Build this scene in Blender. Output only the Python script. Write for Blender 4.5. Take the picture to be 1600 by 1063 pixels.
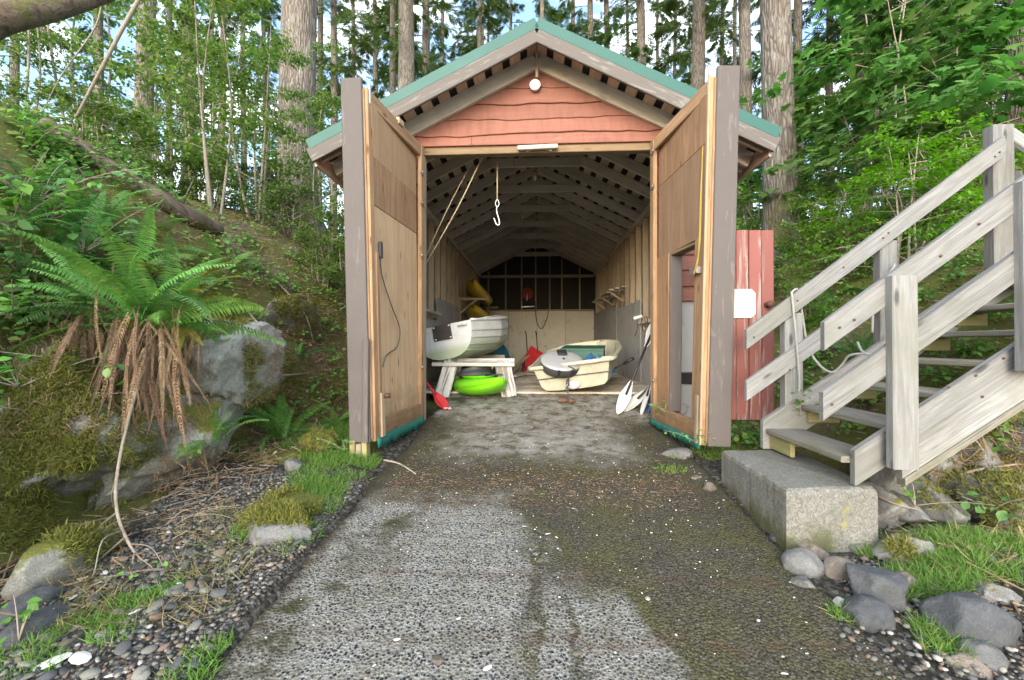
import bpy, math, random
import numpy as np
from mathutils import Vector, Matrix, Euler, noise

# ------------------------------------------------------------------ camera, sky, sun, exposure
scene = bpy.context.scene
for o in list(bpy.data.objects): bpy.data.objects.remove(o)
FPX = 711.0                                   # focal length in photo pixels (1600 wide)
YAW, PITCH = math.atan(39/FPX), math.atan(6.5/FPX)
CAMZ = 1.4
cd = bpy.data.cameras.new('camera'); cam = bpy.data.objects.new('camera', cd)
scene.collection.objects.link(cam); scene.camera = cam
cd.sensor_width = 36.0; cd.lens = 36.0*FPX/1600.0; cd.clip_start = 0.05; cd.clip_end = 2000
cam.location = (0, 0, CAMZ)
cam.rotation_euler = (math.radians(90)+PITCH, 0, YAW)

SUN_EL, SUN_AZ = math.radians(19), math.radians(190)     # compass from +Y, clockwise: behind the camera, to the left
world = bpy.data.worlds.new('World'); scene.world = world; world.use_nodes = True
wn, wl = world.node_tree.nodes, world.node_tree.links
bg = wn['Background']
sky = wn.new('ShaderNodeTexSky'); sky.sky_type = 'NISHITA'; sky.sun_disc = False
sky.sun_elevation = SUN_EL; sky.sun_rotation = SUN_AZ; sky.air_density = 1.0; sky.dust_density = 1.5
tc = wn.new('ShaderNodeTexCoord'); mp = wn.new('ShaderNodeMapping'); mp.inputs['Scale'].default_value = (1.6, 1.6, 3.2)
cl = wn.new('ShaderNodeTexNoise'); cl.inputs['Scale'].default_value = 2.6; cl.inputs['Detail'].default_value = 7
cr = wn.new('ShaderNodeValToRGB'); cr.color_ramp.elements[0].position = 0.46; cr.color_ramp.elements[1].position = 0.70
cm = wn.new('ShaderNodeMix'); cm.data_type = 'RGBA'; cm.inputs['B'].default_value = (9.6, 9.8, 10.0, 1)
wl.new(tc.outputs['Generated'], mp.inputs['Vector']); wl.new(mp.outputs['Vector'], cl.inputs['Vector'])
wl.new(cl.outputs['Fac'], cr.inputs['Fac']); wl.new(cr.outputs['Color'], cm.inputs['Factor'])
wl.new(sky.outputs['Color'], cm.inputs['A']); wl.new(cm.outputs['Result'], bg.inputs['Color'])
bg.inputs['Strength'].default_value = 0.15

sd = bpy.data.lights.new('sun', 'SUN'); sun = bpy.data.objects.new('sun', sd); scene.collection.objects.link(sun)
sd.energy = 0.8; sd.angle = math.radians(36); sd.color = (1.0, 0.985, 0.96)
sdir = Vector((math.sin(SUN_AZ)*math.cos(SUN_EL), math.cos(SUN_AZ)*math.cos(SUN_EL), math.sin(SUN_EL)))
sun.rotation_euler = sdir.to_track_quat('Z', 'Y').to_euler()

scene.view_settings.view_transform = 'Standard'; scene.view_settings.look = 'None'
scene.view_settings.exposure = 1.95; scene.view_settings.gamma = 1.0; scene.view_settings.use_curve_mapping = False
scene.render.engine = 'CYCLES'
cy = scene.cycles
cy.use_denoising = True; cy.max_bounces = 11; cy.diffuse_bounces = 8; cy.glossy_bounces = 3; cy.transmission_bounces = 6; cy.transparent_max_bounces = 6
cy.caustics_reflective = False; cy.caustics_refractive = False

# ------------------------------------------------------------------ helpers
COL = scene.collection
WM = {}                                        # world matrix of everything that may have children
RND = random.Random(7)
_fw = Vector((-math.sin(YAW)*math.cos(PITCH), math.cos(YAW)*math.cos(PITCH), math.sin(PITCH)))
_rt = Vector((math.cos(YAW), math.sin(YAW), 0)); _up = _rt.cross(_fw)
def ray(px, py): return _fw + _rt*((px-800)/FPX) + _up*((531.5-py)/FPX)
def at(px, py, Y):                             # a survey sight line met at distance Y up the ramp
    d = ray(px, py); t = Y/d.y
    return Vector((d.x*t, Y, CAMZ+d.z*t))

def link(o, parent=None, M=None):
    COL.objects.link(o)
    M = M if M is not None else Matrix()
    if parent is not None:
        o.parent = parent; o.matrix_basis = WM[parent.name].inverted() @ M
    else: o.matrix_basis = M
    WM[o.name] = M
    return o
def thing(name, label, cat, loc=(0,0,0), group=None, M=None):
    o = bpy.data.objects.new(name, None); o.empty_display_size = .1
    link(o, None, M if M is not None else Matrix.Translation(loc)); o['label'] = label; o['category'] = cat
    if group: o['group'] = group
    return o
def part(name, parent, M):                     # an Empty that is a part of a thing
    o = bpy.data.objects.new(name, None); o.empty_display_size = .1
    return link(o, parent, M)
def tag(o, label, cat, group=None):
    o['label'] = label; o['category'] = cat
    if group: o['group'] = group
    return o
def kind(o, k): o['kind'] = k; return o
def mesh(name, v, f, mat, smooth=False):
    me = bpy.data.meshes.new(name); me.from_pydata([tuple(p) for p in v], [], [tuple(q) for q in f]); me.update()
    if mat is not None: me.materials.append(mat)
    if smooth: me.polygons.foreach_set('use_smooth', [True]*len(me.polygons))
    return me
def mesh_np(name, V, faces, mat, smooth=False):
    """V (n,3); faces: list of (k,m) int arrays"""
    me = bpy.data.meshes.new(name); V = np.asarray(V, np.float32)
    me.vertices.add(len(V)); me.vertices.foreach_set('co', V.ravel())
    loops = np.concatenate([np.asarray(f, np.int32).ravel() for f in faces])
    tot = np.concatenate([np.full(len(f), np.asarray(f).shape[1], np.int32) for f in faces])
    me.loops.add(len(loops)); me.loops.foreach_set('vertex_index', loops)
    me.polygons.add(len(tot)); st = np.zeros(len(tot), np.int32); st[1:] = np.cumsum(tot)[:-1]
    me.polygons.foreach_set('loop_start', st)
    if smooth: me.polygons.foreach_set('use_smooth', np.ones(len(tot), bool))
    me.update(calc_edges=True); me.validate()
    if mat is not None: me.materials.append(mat)
    return me
def obj(name, me, parent=None, M=None): return link(bpy.data.objects.new(name, me), parent, M)
def frame(x, n):
    """matrix with local X along x and local Z close to n"""
    x = Vector(x).normalized(); n = Vector(n); y = n.cross(x)
    if y.length < 1e-5: y = Vector((0.3, 1, .2)).cross(x)
    y.normalize(); z = x.cross(y)
    return Matrix((x, y, z)).transposed().to_4x4()
_bm = {}
def bar_mesh(L, w, t, mat, c=None):
    c = min(.006, t*.25, w*.25) if c is None else c
    k = (round(L, 3), round(w, 3), round(t, 3), mat.name)
    if k in _bm: return _bm[k]
    a, b = w/2, t/2
    ring = [(-a+c,-b),(a-c,-b),(a,-b+c),(a,b-c),(a-c,b),(-a+c,b),(-a,b-c),(-a,-b+c)]
    v = [(-L/2, y, z) for y, z in ring] + [(L/2, y, z) for y, z in ring]
    f = [(i, i+8, (i+1)%8+8, (i+1)%8)[::-1] for i in range(8)] + [tuple(range(8))[::-1], tuple(range(8, 16))]
    f = [q[::-1] for q in f]
    me = mesh('board', v, f, mat); _bm[k] = me
    return me
def board(name, p0, p1, w, t, mat, parent=None, n=(0,-1,0)):
    p0, p1 = Vector(p0), Vector(p1)
    M = Matrix.Translation((p0+p1)/2) @ frame(p1-p0, n)
    return obj(name, bar_mesh((p1-p0).length, w, t, mat), parent, M)
def tube_vf(pts, rad, n=8, cap=True):
    pts = [Vector(p) for p in pts]; V, F = [], []
    if not hasattr(rad, '__len__'): rad = [rad]*len(pts)
    prev = None
    for i, p in enumerate(pts):
        d = (pts[min(i+1, len(pts)-1)]-pts[max(i-1, 0)]).normalized()
        if prev is None: u = d.orthogonal().normalized()
        else:
            u = prev - d*prev.dot(d); u = u.normalized() if u.length > 1e-6 else d.orthogonal().normalized()
        prev = u; w = d.cross(u)
        for k in range(n):
            a = 2*math.pi*k/n; V.append(p + (u*math.cos(a)+w*math.sin(a))*rad[i])
    for i in range(len(pts)-1):
        for k in range(n):
            F.append((i*n+k, i*n+(k+1)%n, (i+1)*n+(k+1)%n, (i+1)*n+k))
    if cap: F += [tuple(range(n))[::-1], tuple(range((len(pts)-1)*n, len(pts)*n))]
    return V, F
def spline(pts, m=6):
    pts = [Vector(p) for p in pts]; P = [pts[0]]+pts+[pts[-1]]; out = []
    for i in range(1, len(P)-2):
        for k in range(m):
            t = k/m; a, b, c, d = P[i-1], P[i], P[i+1], P[i+2]
            out.append(.5*((2*b)+(c-a)*t+(2*a-5*b+4*c-d)*t*t+(3*b-a-3*c+d)*t**3))
    return out+[pts[-1]]
def tube(name, pts, rad, mat, parent=None, n=8, m=6, sm=True):
    """a tube whose object sits at its first point"""
    o0 = Vector(pts[0]); sp = spline([Vector(p)-o0 for p in pts], m) if len(pts) > 2 else [Vector((0,0,0)), Vector(pts[1])-o0]
    if hasattr(rad, '__len__'): rad = list(np.interp(np.linspace(0, 1, len(sp)), np.linspace(0, 1, len(rad)), rad))
    v, f = tube_vf(sp, rad, n)
    return obj(name, mesh(name, v, f, mat, sm), parent, Matrix.Translation(o0))
def lathe_vf(prof, n=24, sx=1, sy=1):
    V, F = [], []
    for r, z in prof:
        for k in range(n):
            a = 2*math.pi*k/n; V.append((r*math.cos(a)*sx, r*math.sin(a)*sy, z))
    for i in range(len(prof)-1):
        for k in range(n): F.append((i*n+k, i*n+(k+1)%n, (i+1)*n+(k+1)%n, (i+1)*n+k))
    F += [tuple(range(n))[::-1], tuple(range((len(prof)-1)*n, len(prof)*n))]
    return V, F
def scatter(tv, tf, R, C, S):
    """copies of a small shape: tv (k,3), tf list of tuples, R (n,3,3) with rows = local axes, C (n,3), S (n,) or (n,3)"""
    tv = np.asarray(tv, float); n = len(C); S = np.asarray(S, float)
    if S.ndim == 1: S = S[:, None]*np.ones((1, 3))
    V = np.einsum('nki,nij->nkj', tv[None]*S[:, None, :], R) + np.asarray(C)[:, None, :]
    k = len(tv); off = (np.arange(n)*k)[:, None]; by = {}
    for q in tf: by.setdefault(len(q), []).append(q)
    faces = [(off[:, :, None]+np.asarray(qs)[None]).reshape(-1, L) for L, qs in by.items()]
    return V.reshape(-1, 3), faces
def frames(d, upv):
    """rows: side, along d, normal"""
    d = d/np.linalg.norm(d, axis=1, keepdims=True)
    s = np.cross(d, upv); L = np.linalg.norm(s, axis=1, keepdims=True); L[L < 1e-6] = 1; s /= L
    return np.stack([s, d, np.cross(s, d)], 1)
def copy_tree(o, M, name=None):
    c = o.copy(); COL.objects.link(c); c.matrix_basis = M; WM[c.name] = M
    for ch in o.children:
        k = ch.copy(); COL.objects.link(k); k.parent = c
        for g in ch.children:
            q = g.copy(); COL.objects.link(q); q.parent = k
    return c

# ------------------------------------------------------------------ materials
class NT:
    def __init__(s, name):
        s.m = bpy.data.materials.new(name); s.m.use_nodes = True
        s.n, s.l = s.m.node_tree.nodes, s.m.node_tree.links; s.b = s.n['Principled BSDF']
        s.b.inputs['Specular IOR Level'].default_value = .35
    def new(s, t, **kw):
        q = s.n.new('ShaderNode'+t)
        for k, v in kw.items():
            if k in q.inputs.keys():
                if hasattr(v, 'is_linked'): s.l.new(v, q.inputs[k])
                else: q.inputs[k].default_value = v
            else: setattr(q, k, v)
        return q
    def coord(s, which='Object', scale=(1,1,1), rand=0):
        t = s.new('TexCoord').outputs[which]
        if rand:
            oi = s.new('ObjectInfo').outputs['Random']
            a = s.new('VectorMath', operation='SCALE'); a.inputs[0].default_value = (rand, rand*.7, rand*1.3); s.l.new(oi, a.inputs['Scale'])
            b = s.new('VectorMath', operation='ADD'); s.l.new(t, b.inputs[0]); s.l.new(a.outputs[0], b.inputs[1]); t = b.outputs[0]
        return s.new('Mapping', Vector=t, Scale=scale).outputs[0]
    def noise(s, vec, scale, detail=4, rough=.55, dist=0): return s.new('TexNoise', Vector=vec, Scale=scale, Detail=detail, Roughness=rough, Distortion=dist).outputs['Fac']
    def ramp(s, fac, stops, interp='LINEAR'):
        r = s.new('ValToRGB'); e = r.color_ramp; e.interpolation = interp
        while len(e.elements) < len(stops): e.elements.new(.5)
        for q, (p, c) in zip(e.elements, stops): q.position = p; q.color = (*c, 1) if len(c) == 3 else c
        s.l.new(fac, r.inputs['Fac']); return r.outputs['Color']
    def mask(s, fac, a, b): return s.new('MapRange', Value=fac, **{'From Min': a, 'From Max': b}).outputs[0]
    def mix(s, f, a, b, mode='MIX'):
        q = s.new('Mix', data_type='RGBA', blend_type=mode)
        for k, v in (('Factor', f), ('A', a), ('B', b)):
            i = [x for x in q.inputs if x.name == k and x.enabled][0]
            if hasattr(v, 'is_linked'): s.l.new(v, i)
            else: i.default_value = v if k == 'Factor' else ((*v, 1) if len(v) == 3 else v)
        return [x for x in q.outputs if x.enabled][0]
    def math(s, op, a, b=0, c=0):
        q = s.new('Math', operation=op)
        for i, v in enumerate((a, b, c)):
            if hasattr(v, 'is_linked'): s.l.new(v, q.inputs[i])
            else: q.inputs[i].default_value = v
        return q.outputs[0]
    def out(s, col=None, rough=None, bump=None, bstr=.3, bdist=.01):
        if col is not None:
            if hasattr(col, 'is_linked'): s.l.new(col, s.b.inputs['Base Color'])
            else: s.b.inputs['Base Color'].default_value = (*col, 1)
        if rough is not None:
            if hasattr(rough, 'is_linked'): s.l.new(rough, s.b.inputs['Roughness'])
            else: s.b.inputs['Roughness'].default_value = rough
        if bump is not None:
            q = s.new('Bump', Height=bump, Strength=bstr, Distance=bdist); s.l.new(q.outputs[0], s.b.inputs['Normal'])
        return s.m
    def vary(s, col, amt):
        r = s.new('ObjectInfo').outputs['Random']
        v = s.math('MULTIPLY_ADD', r, 2*amt, 1-amt)
        return s.new('HueSaturation', Color=col, Value=v).outputs[0]
    def upness(s):
        g = s.new('NewGeometry').outputs['Normal']; return s.new('SeparateXYZ', Vector=g).outputs['Z']

def wood(name, light, dark, knots=0., blotch=None, rough=.82, var=.14, grain=(1.3, 20, 20), bstr=.35, bl=(.5, .75), checks=0., splash=0.):
    t = NT(name); c = t.coord('Object', grain, 31.); c0 = t.coord('Object', (1,1,1), 31.)
    g = t.noise(c, 1.6, 6, .6, 1.2); g2 = t.noise(t.coord('Object', (grain[0]*.6, grain[1]*4, grain[2]*4), 17.), 1.5, 3, .5)
    col = t.ramp(g, [(.28, dark), (.5, tuple(a*.55+b*.45 for a, b in zip(light, dark))), (.66, light)])
    col = t.mix(t.math('MULTIPLY', g2, .35), col, dark)
    if blotch:
        col = t.mix(t.math('MULTIPLY', t.mask(t.noise(c0, 2.6, 5, .6), *bl), .8), col, blotch)
    if checks:
        k_ = t.noise(t.coord('Object', (.55, 34, 34), 41.), 1.3, 3, .5); k2 = t.noise(c0, 3, 3); ck = t.math('MULTIPLY', t.mask(t.math('ABSOLUTE', t.math('SUBTRACT', k_, .5)), .018, .004), t.mask(k2, .45, .6)); col = t.mix(t.math('MULTIPLY', ck, checks), col, tuple(x*.3 for x in dark))
    if splash:
        pz = t.new('SeparateXYZ', Vector=t.new('NewGeometry').outputs['Position']).outputs['Z']; sp_ = t.mask(t.math('ADD', pz, t.math('MULTIPLY_ADD', t.noise(c0, 7, 6, .75), 1.1, -.55)), 1.05, .62); col = t.mix(t.math('MULTIPLY', sp_, splash), col, tuple(x*.45 for x in dark))
        ws = t.mask(t.noise(t.coord('Object', (.5, 5, 5), 51.), 1.6, 6, .7), .5, .72); col = t.mix(t.math('MULTIPLY', ws, .35), col, tuple(x*.62 for x in dark))
    if knots:
        v = t.new('TexVoronoi', Vector=t.coord('Object', (2.6, 9, 9), 13.), Scale=1.0, feature='F1').outputs['Distance']
        col = t.mix(t.math('MULTIPLY', t.mask(v, .16, .07), knots), col, tuple(x*.38 for x in dark))
    return t.out(t.vary(col, var), rough, t.math('ADD', g, g2), bstr, .004)
def painted(name, paint, under, amount=.5, rough=.6, var=.1, streak=(1.2, 9, 9), dirt=.35, drip=0.):
    t = NT(name); c = t.coord('Object', streak, 23.); c0 = t.coord('Object', (1,1,1), 23.)
    g = t.noise(c, 2.2, 7, .65, .8); f = t.noise(t.coord('Object', (1.4, 26, 26), 5.), 1.5, 4)
    pcol = t.mix(t.math('MULTIPLY', t.noise(c0, 5, 5, .65), dirt), paint, tuple(x*.6 for x in paint))
    un = t.mix(f, tuple(x*.6 for x in under), under)
    if drip: pcol = t.mix(t.math('MULTIPLY', t.mask(t.noise(t.coord('Object', (9, 9, 1.1), 3.), 1.6, 6, .7), .45, .75), drip), pcol, tuple(x*.5 for x in paint)); pcol = t.mix(t.math('MULTIPLY', t.mask(t.noise(t.coord('Object', (1.5, 30, 30), 8.), 1.2, 4), .5, .7), .25), pcol, tuple(min(1, x*1.35) for x in paint))
    m = t.mask(g, amount-.03, amount+.03)           # above: bare wood
    return t.out(t.vary(t.mix(m, pcol, un), var), rough, t.math('ADD', f, m), .25, .003)
def plain(name, col, rough=.5, metal=0., spec=.4, dirt=.3, scale=6, bstr=.08, dirtcol=None, coat=0.):
    t = NT(name); c0 = t.coord('Object', (1,1,1), 11.); n = t.noise(c0, scale, 6, .65)
    c = t.mix(t.math('MULTIPLY', t.mask(n, .45, .75), dirt), col, dirtcol or tuple(x*.45 for x in col))
    t.b.inputs['Metallic'].default_value = metal; t.b.inputs['Specular IOR Level'].default_value = spec
    if coat: t.b.inputs['Coat Weight'].default_value = coat
    return t.out(c, t.math('MULTIPLY_ADD', n, .3, rough-.15), n, bstr, .004)
def leafmat(name, cols, trans=.45, rough=.5, back=None):
    """cols: ramp over the leaf's own random value"""
    t = NT(name); g = t.new('NewGeometry'); r = g.outputs['Random Per Island']; oi = t.new('ObjectInfo').outputs['Random']
    n = len(cols); col = t.ramp(r, [(i/(n-1) if n > 1 else 0, c) for i, c in enumerate(cols)])
    col = t.new('HueSaturation', Color=col, Value=t.math('MULTIPLY_ADD', oi, .35, .82), Hue=t.math('MULTIPLY_ADD', oi, .03, .485)).outputs[0]
    t.out(col, rough); t.b.inputs['Specular IOR Level'].default_value = .3
    tr = t.new('BsdfTranslucent'); t.l.new(t.new('HueSaturation', Color=col, Value=1.25, Saturation=1.1).outputs[0], tr.inputs['Color'])
    mx = t.new('MixShader', Fac=trans); t.l.new(t.b.outputs[0], mx.inputs[1]); t.l.new(tr.outputs[0], mx.inputs[2])
    t.l.new(mx.outputs[0], t.n['Material Output'].inputs['Surface'])
    return t.m
def rockmat(name, a, b, moss=.4, lichen=.3, mosscol=(.13,.14,.025), scale=1., rand=29.):
    t = NT(name); c = t.coord('Object', (1,1,1), rand)
    n = t.noise(c, 3*scale, 8, .62, .4); n2 = t.noise(c, 24*scale, 5, .7)
    col = t.mix(t.mask(n, .3, .7), a, b); col = t.mix(t.math('MULTIPLY', t.mask(n2, .35, .75), .55), col, tuple(x*.45 for x in a))
    dv = t.new('VectorMath', operation='ADD'); t.l.new(c, dv.inputs[0]); t.l.new(t.new('TexNoise', Vector=c, Scale=3., Detail=4.).outputs['Color'], dv.inputs[1])
    v = t.new('TexVoronoi', Vector=dv.outputs[0], Scale=1.7*scale, feature='DISTANCE_TO_EDGE').outputs['Distance']
    col = t.mix(t.math('MULTIPLY', t.math('MULTIPLY', t.mask(t.math('ADD', v, t.math('MULTIPLY', n2, .08)), .055, .03), t.mask(n, .42, .6)), .8), col, tuple(x*.35 for x in a))
    col = t.mix(t.math('MULTIPLY', t.mask(t.noise(c, 90*scale, 3, .6), .5, .72), .6), col, tuple(x*1.5 for x in b))
    if lichen:
        l = t.noise(c, 9*scale, 6, .7); col = t.mix(t.math('MULTIPLY', t.mask(l, .56, .64), lichen), col, (.38,.42,.33))
    h = t.math('ADD', n, t.math('MULTIPLY', n2, .35))
    if moss:
        mm = t.math('ADD', t.math('MULTIPLY', t.upness(), .45), t.noise(c, 4*scale, 6, .65))
        k = t.mask(mm, 1.0-moss*.75, 1.12-moss*.75)
        mc = t.mix(t.noise(c, 40, 4, .7), tuple(x*.45 for x in mosscol), tuple(x*1.35 for x in mosscol)); col = t.mix(k, col, mc)
        h = t.math('ADD', h, t.math('MULTIPLY', k, t.noise(c, 60, 3)))
    return t.out(t.vary(col, .15), .85, h, .55, .03)

M = {}
M['fresh'] = wood('door_frame_fir', (.44,.30,.18), (.24,.14,.07), .9, (.24,.15,.085), var=.12, splash=.55, checks=.5)
M['ply_light'] = wood('plywood_light', (.62,.455,.285), (.42,.275,.155), .9, (.43,.295,.175), grain=(.8,14,14), var=.04, splash=.6)
M['ply_dark'] = wood('plywood_orange', (.40,.255,.15), (.22,.125,.065), .6, (.23,.135,.075), grain=(.9,11,11), var=.05, splash=.5)
M['greyedge'] = painted('purple_grey_paint', (.098,.087,.083), (.15,.138,.13), .60, .7, dirt=.5)
M['palewood'] = wood('new_pine', (.42,.33,.225), (.31,.225,.14), .4, var=.06)
M['rough'] = wood('interior_rough_sawn', (.61,.555,.465), (.44,.39,.315), .4, (.36,.325,.255), var=.2)
M['lath'] = wood('roof_lath', (.55,.44,.34), (.38,.29,.215), .2, (.29,.23,.165), var=.26)
M['stud'] = wood('stud_fir', (.41,.345,.255), (.27,.22,.16), .5, (.21,.175,.13), var=.22)
M['girt'] = wood('girt_pale', (.33,.29,.21), (.23,.19,.13), .2, var=.1)
M['fascia'] = painted('fascia_grey_brown', (.135,.122,.112), (.23,.22,.205), .57, .8, dirt=.5)
M['header'] = wood('header_beam', (.30,.22,.135), (.18,.125,.07), .5, (.15,.10,.06))
M['siding'] = painted('salmon_red_paint', (.275,.120,.088), (.28,.185,.145), .655, .75, var=.12, dirt=.55, drip=.6)
M['redplank'] = painted('weathered_red_paint', (.235,.088,.075), (.33,.27,.255), .56, .75, var=.08, streak=(.55, 8, 8), dirt=.45)
M['weather'] = wood('weathered_grey_fir', (.285,.290,.288), (.145,.145,.14), .9, (.16,.165,.135), var=.16, bl=(.46,.72), checks=.45)
M['tread'] = wood('weathered_tread', (.27,.255,.22), (.15,.14,.115), .4, (.14,.14,.09), var=.12, checks=.8)
M['greenwood'] = wood('mossy_treated_wood', (.36,.33,.17), (.22,.19,.085), .2, (.17,.18,.06))
M['whitewood'] = painted('flaking_white_paint', (.56,.55,.52), (.24,.21,.185), .56, .75, streak=(.7,7,7), dirt=.5)
M['greypanel'] = painted('grey_primed_panel', (.46,.47,.47), (.31,.31,.30), .62, .8, var=.05, streak=(1.2,2.5,2.5), dirt=.6)
M['creampanel'] = painted('cream_panel', (.62,.60,.52), (.42,.38,.31), .63, .8, var=.06, streak=(1,3,3), dirt=.5)
M['tar'] = plain('black_tar_paper', (.018,.016,.015), .8, dirt=.6, dirtcol=(.03,.026,.022))
M['metal_green'] = plain('green_roof_metal', (.014,.088,.072), .5, 0, .4, .3, 3, dirtcol=(.045,.10,.085))
M['tarp_green'] = plain('green_tarp', (.015,.13,.105), .5, dirt=.4)
M['white'] = plain('white_gelcoat', (.52,.53,.54), .4, dirt=.5, dirtcol=(.34,.34,.29), coat=.2)
M['hullgreen'] = None
M['black'] = plain('black_rubber', (.02,.02,.021), .5, dirt=.3, dirtcol=(.05,.05,.05))
M['darkplate'] = plain('dark_brown_plate', (.05,.042,.038), .5)
M['lime'] = plain('lime_green_plastic', (.19,.62,.012), .38, dirt=.12, coat=.1)
M['yellow'] = plain('yellow_plastic', (.58,.44,.03), .45, dirt=.35, dirtcol=(.26,.18,.03))
M['cream'] = plain('cream_fibreglass', (.43,.43,.335), .5, dirt=.65, dirtcol=(.26,.245,.17))
M['silver'] = plain('silver_grey_lid', (.40,.42,.44), .38, .35, dirt=.25)
M['charcoal'] = plain('charcoal_plastic', (.055,.058,.062), .5)
M['bluetarp'] = plain('blue_tarp', (.03,.13,.32), .45, dirt=.5, scale=14, bstr=.5, dirtcol=(.015,.06,.17))
M['tealtarp'] = plain('teal_canvas', (.02,.13,.20), .7, dirt=.4, scale=4, bstr=.4)
M['red'] = plain('red_paint', (.42,.02,.025), .5, dirt=.3)
M['redreel'] = plain('dull_red', (.22,.03,.03), .6)
M['rope'] = plain('tan_rope', (.46,.38,.24), .9, dirt=.5, scale=60, bstr=.4)
M['greyrope'] = plain('pale_grey_rope', (.30,.30,.275), .9, dirt=.5, scale=60, bstr=.4)
M['cord'] = plain('thin_grey_cord', (.22,.20,.17), .8)
M['steel'] = plain('galvanised_steel', (.5,.5,.5), .4, .8)
M['rust'] = plain('rusty_steel', (.10,.055,.035), .7, .3, dirt=.5)
M['bulb'] = plain('white_glass', (.8,.8,.78), .2, spec=.5, dirt=.05)
M['brass'] = plain('amber_socket', (.42,.24,.06), .5)
M['brownrag'] = plain('brown_leather', (.12,.065,.045), .75, scale=12, bstr=.5)
M['wire'] = plain('yellow_cord', (.38,.27,.05), .6)
M['lichenwood'] = wood('dead_stick', (.34,.29,.24), (.17,.14,.11), 0, (.30,.31,.24), grain=(3,14,14))
# ------------------------------------------------------------------ ground
PY = [-60, -3, 0, 1.7, 2.5, 3.77, 5, 5.6, 6.2, 7, 14, 15]; PZ = [-1.5, -.33, 0, .18, .27, .40, .53, .645, .72, .75, .75, .75]
def prof(y): return np.interp(y, PY, PZ)
def sstep(a, b, x):
    t = np.clip((x-a)/(b-a), 0, 1); return t*t*(3-2*t)
def terrain(x, y):
    x = np.asarray(x, float); y = np.asarray(y, float)
    base = prof(y)
    # left bank
    fx = np.interp(y, [-20, 1.2, 2.2, 3, 3.8, 4.6, 5.4, 6.2, 9, 14, 16], [-2.5, -2.5, -2.78, -3.0, -2.95, -2.5, -2.12, -2.0, -1.98, -2.0, -1.0])
    u = fx - x
    near = np.interp(u, [0, .12, .3, .7, 1.3, 2.2, 4, 9, 40, 300], [0, .32, .95, 1.95, 2.72, 3.15, 3.8, 4.8, 6.5, 8])
    far = np.interp(u, [0, .4, 1.2, 2.2, 4, 9, 40, 300], [0, .42, 1.45, 2.2, 2.85, 3.9, 5.5, 7])
    k = sstep(3.9, 5.8, y); left = near*(1-k)+far*k + np.clip(u, 0, 2)/2*np.interp(y, [5, 9, 16, 40, 120, 400], [0, .5, 1.3, 3.2, 6, 8])
    # right bank under and behind the stairs
    fr = np.interp(y, [-20, 2.80, 3.10, 4, 6, 14, 16], [3.6, 3.4, 1.95, 2.0, 2.1, 2.1, 1.0])
    w = x - fr
    right = np.interp(w, [0, .2, 2.4, 4, 9, 40, 300], [0, .18, 1.62, 2.3, 3.4, 5, 7]) + np.clip(w, 0, 2)/2*np.interp(y, [4, 9, 16, 40, 120, 400], [0, .7, 1.5, 3.2, 6, 8])
    right = np.where(w > 0, right, 0)
    # cut behind the boathouse
    v = y - 14.7
    back = np.interp(v, [0, .6, 2.2, 12, 40, 200, 900], [0, 1.2, 2.5, 4.2, 7.5, 12, 12])
    beach = sstep(-1.6, .9, y)
    z = base + np.maximum(np.maximum(left*beach, right*beach), back)
    # low shoulders beside the ramp
    z = z + .07*sstep(-1.25, -1.6, x)*sstep(2.6, 3.4, y)*sstep(6, 5, y)
    z = z + .10*sstep(1.75, 2.3, x)*sstep(3.0, 2.5, y)*(y > -5)*sstep(1.6,2.2,y)
    return z
def g1(x, y):
    return float(terrain(x, y))
def hit(px, py, lift=0.):
    d = ray(px, py); t = .5
    while t < 60:
        p = Vector((0, 0, CAMZ)) + d*t
        if p.z <= g1(p.x, p.y)+lift: return p
        t += .015
    return p
def axis(fine0, fine1, step, lo, hi, grow=1.25):
    a = list(np.arange(fine0, fine1+1e-6, step)); s = step; q = fine1
    while q < hi: s *= grow; q += s; a.append(q)
    s = step; q = fine0; b = []
    while q > lo: s *= grow; q -= s; b.append(q)
    return np.array(b[::-1]+a)
gx, gy = axis(-5.2, 4.6, .055, -400, 400), axis(.8, 9, .055, -90, 700)
GX, GY = np.meshgrid(gx, gy); GZ = terrain(GX, GY)
NZ = np.array([[noise.noise((x*1.7, y*1.7, 0))*.5+noise.noise((x*5, y*5, 3))*.22+noise.noise((x*13, y*13, 9))*.1 for x in gx] for y in gy])
slope = np.clip((GZ-prof(GY))/.8, 0, 1)
GZ2 = GZ + NZ*(.035+.16*slope)
inr = (GX > -1.20) & (GX < 1.34) & (GY < 6.5)
GZ2 = np.where(inr, np.minimum(GZ2, prof(GY)-.07), GZ2)
ins = (np.abs(GX) < 1.9) & (GY > 5.2) & (GY < 14.2)
GZ2 = np.where(ins, np.minimum(GZ2, prof(GY)-.12), GZ2)
nx, ny = len(gx), len(gy); idx = np.arange(nx*ny).reshape(ny, nx)
Q = np.stack([idx[:-1,:-1], idx[:-1,1:], idx[1:,1:], idx[1:,:-1]], -1).reshape(-1, 4)
t = NT('forest_floor'); c = t.coord('Object')
n1, n2, n3 = t.noise(c, 1.3, 6, .6), t.noise(c, 9, 6, .7), t.noise(c, 55, 4, .75)
col = t.mix(t.mask(n2, .35, .65), (.085,.06,.04), (.175,.13,.085)); col = t.mix(t.mask(n3, .45, .7), col, (.24,.185,.125)); col = t.mix(t.mask(n3, .42, .3), col, (.03,.022,.015))
mossm = t.math('ADD', n1, t.math('MULTIPLY', n2, .4))
mc = t.mix(n3, (.06,.075,.014), (.19,.21,.04)); col = t.mix(t.mask(mossm, .58, .74), col, mc)
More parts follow.
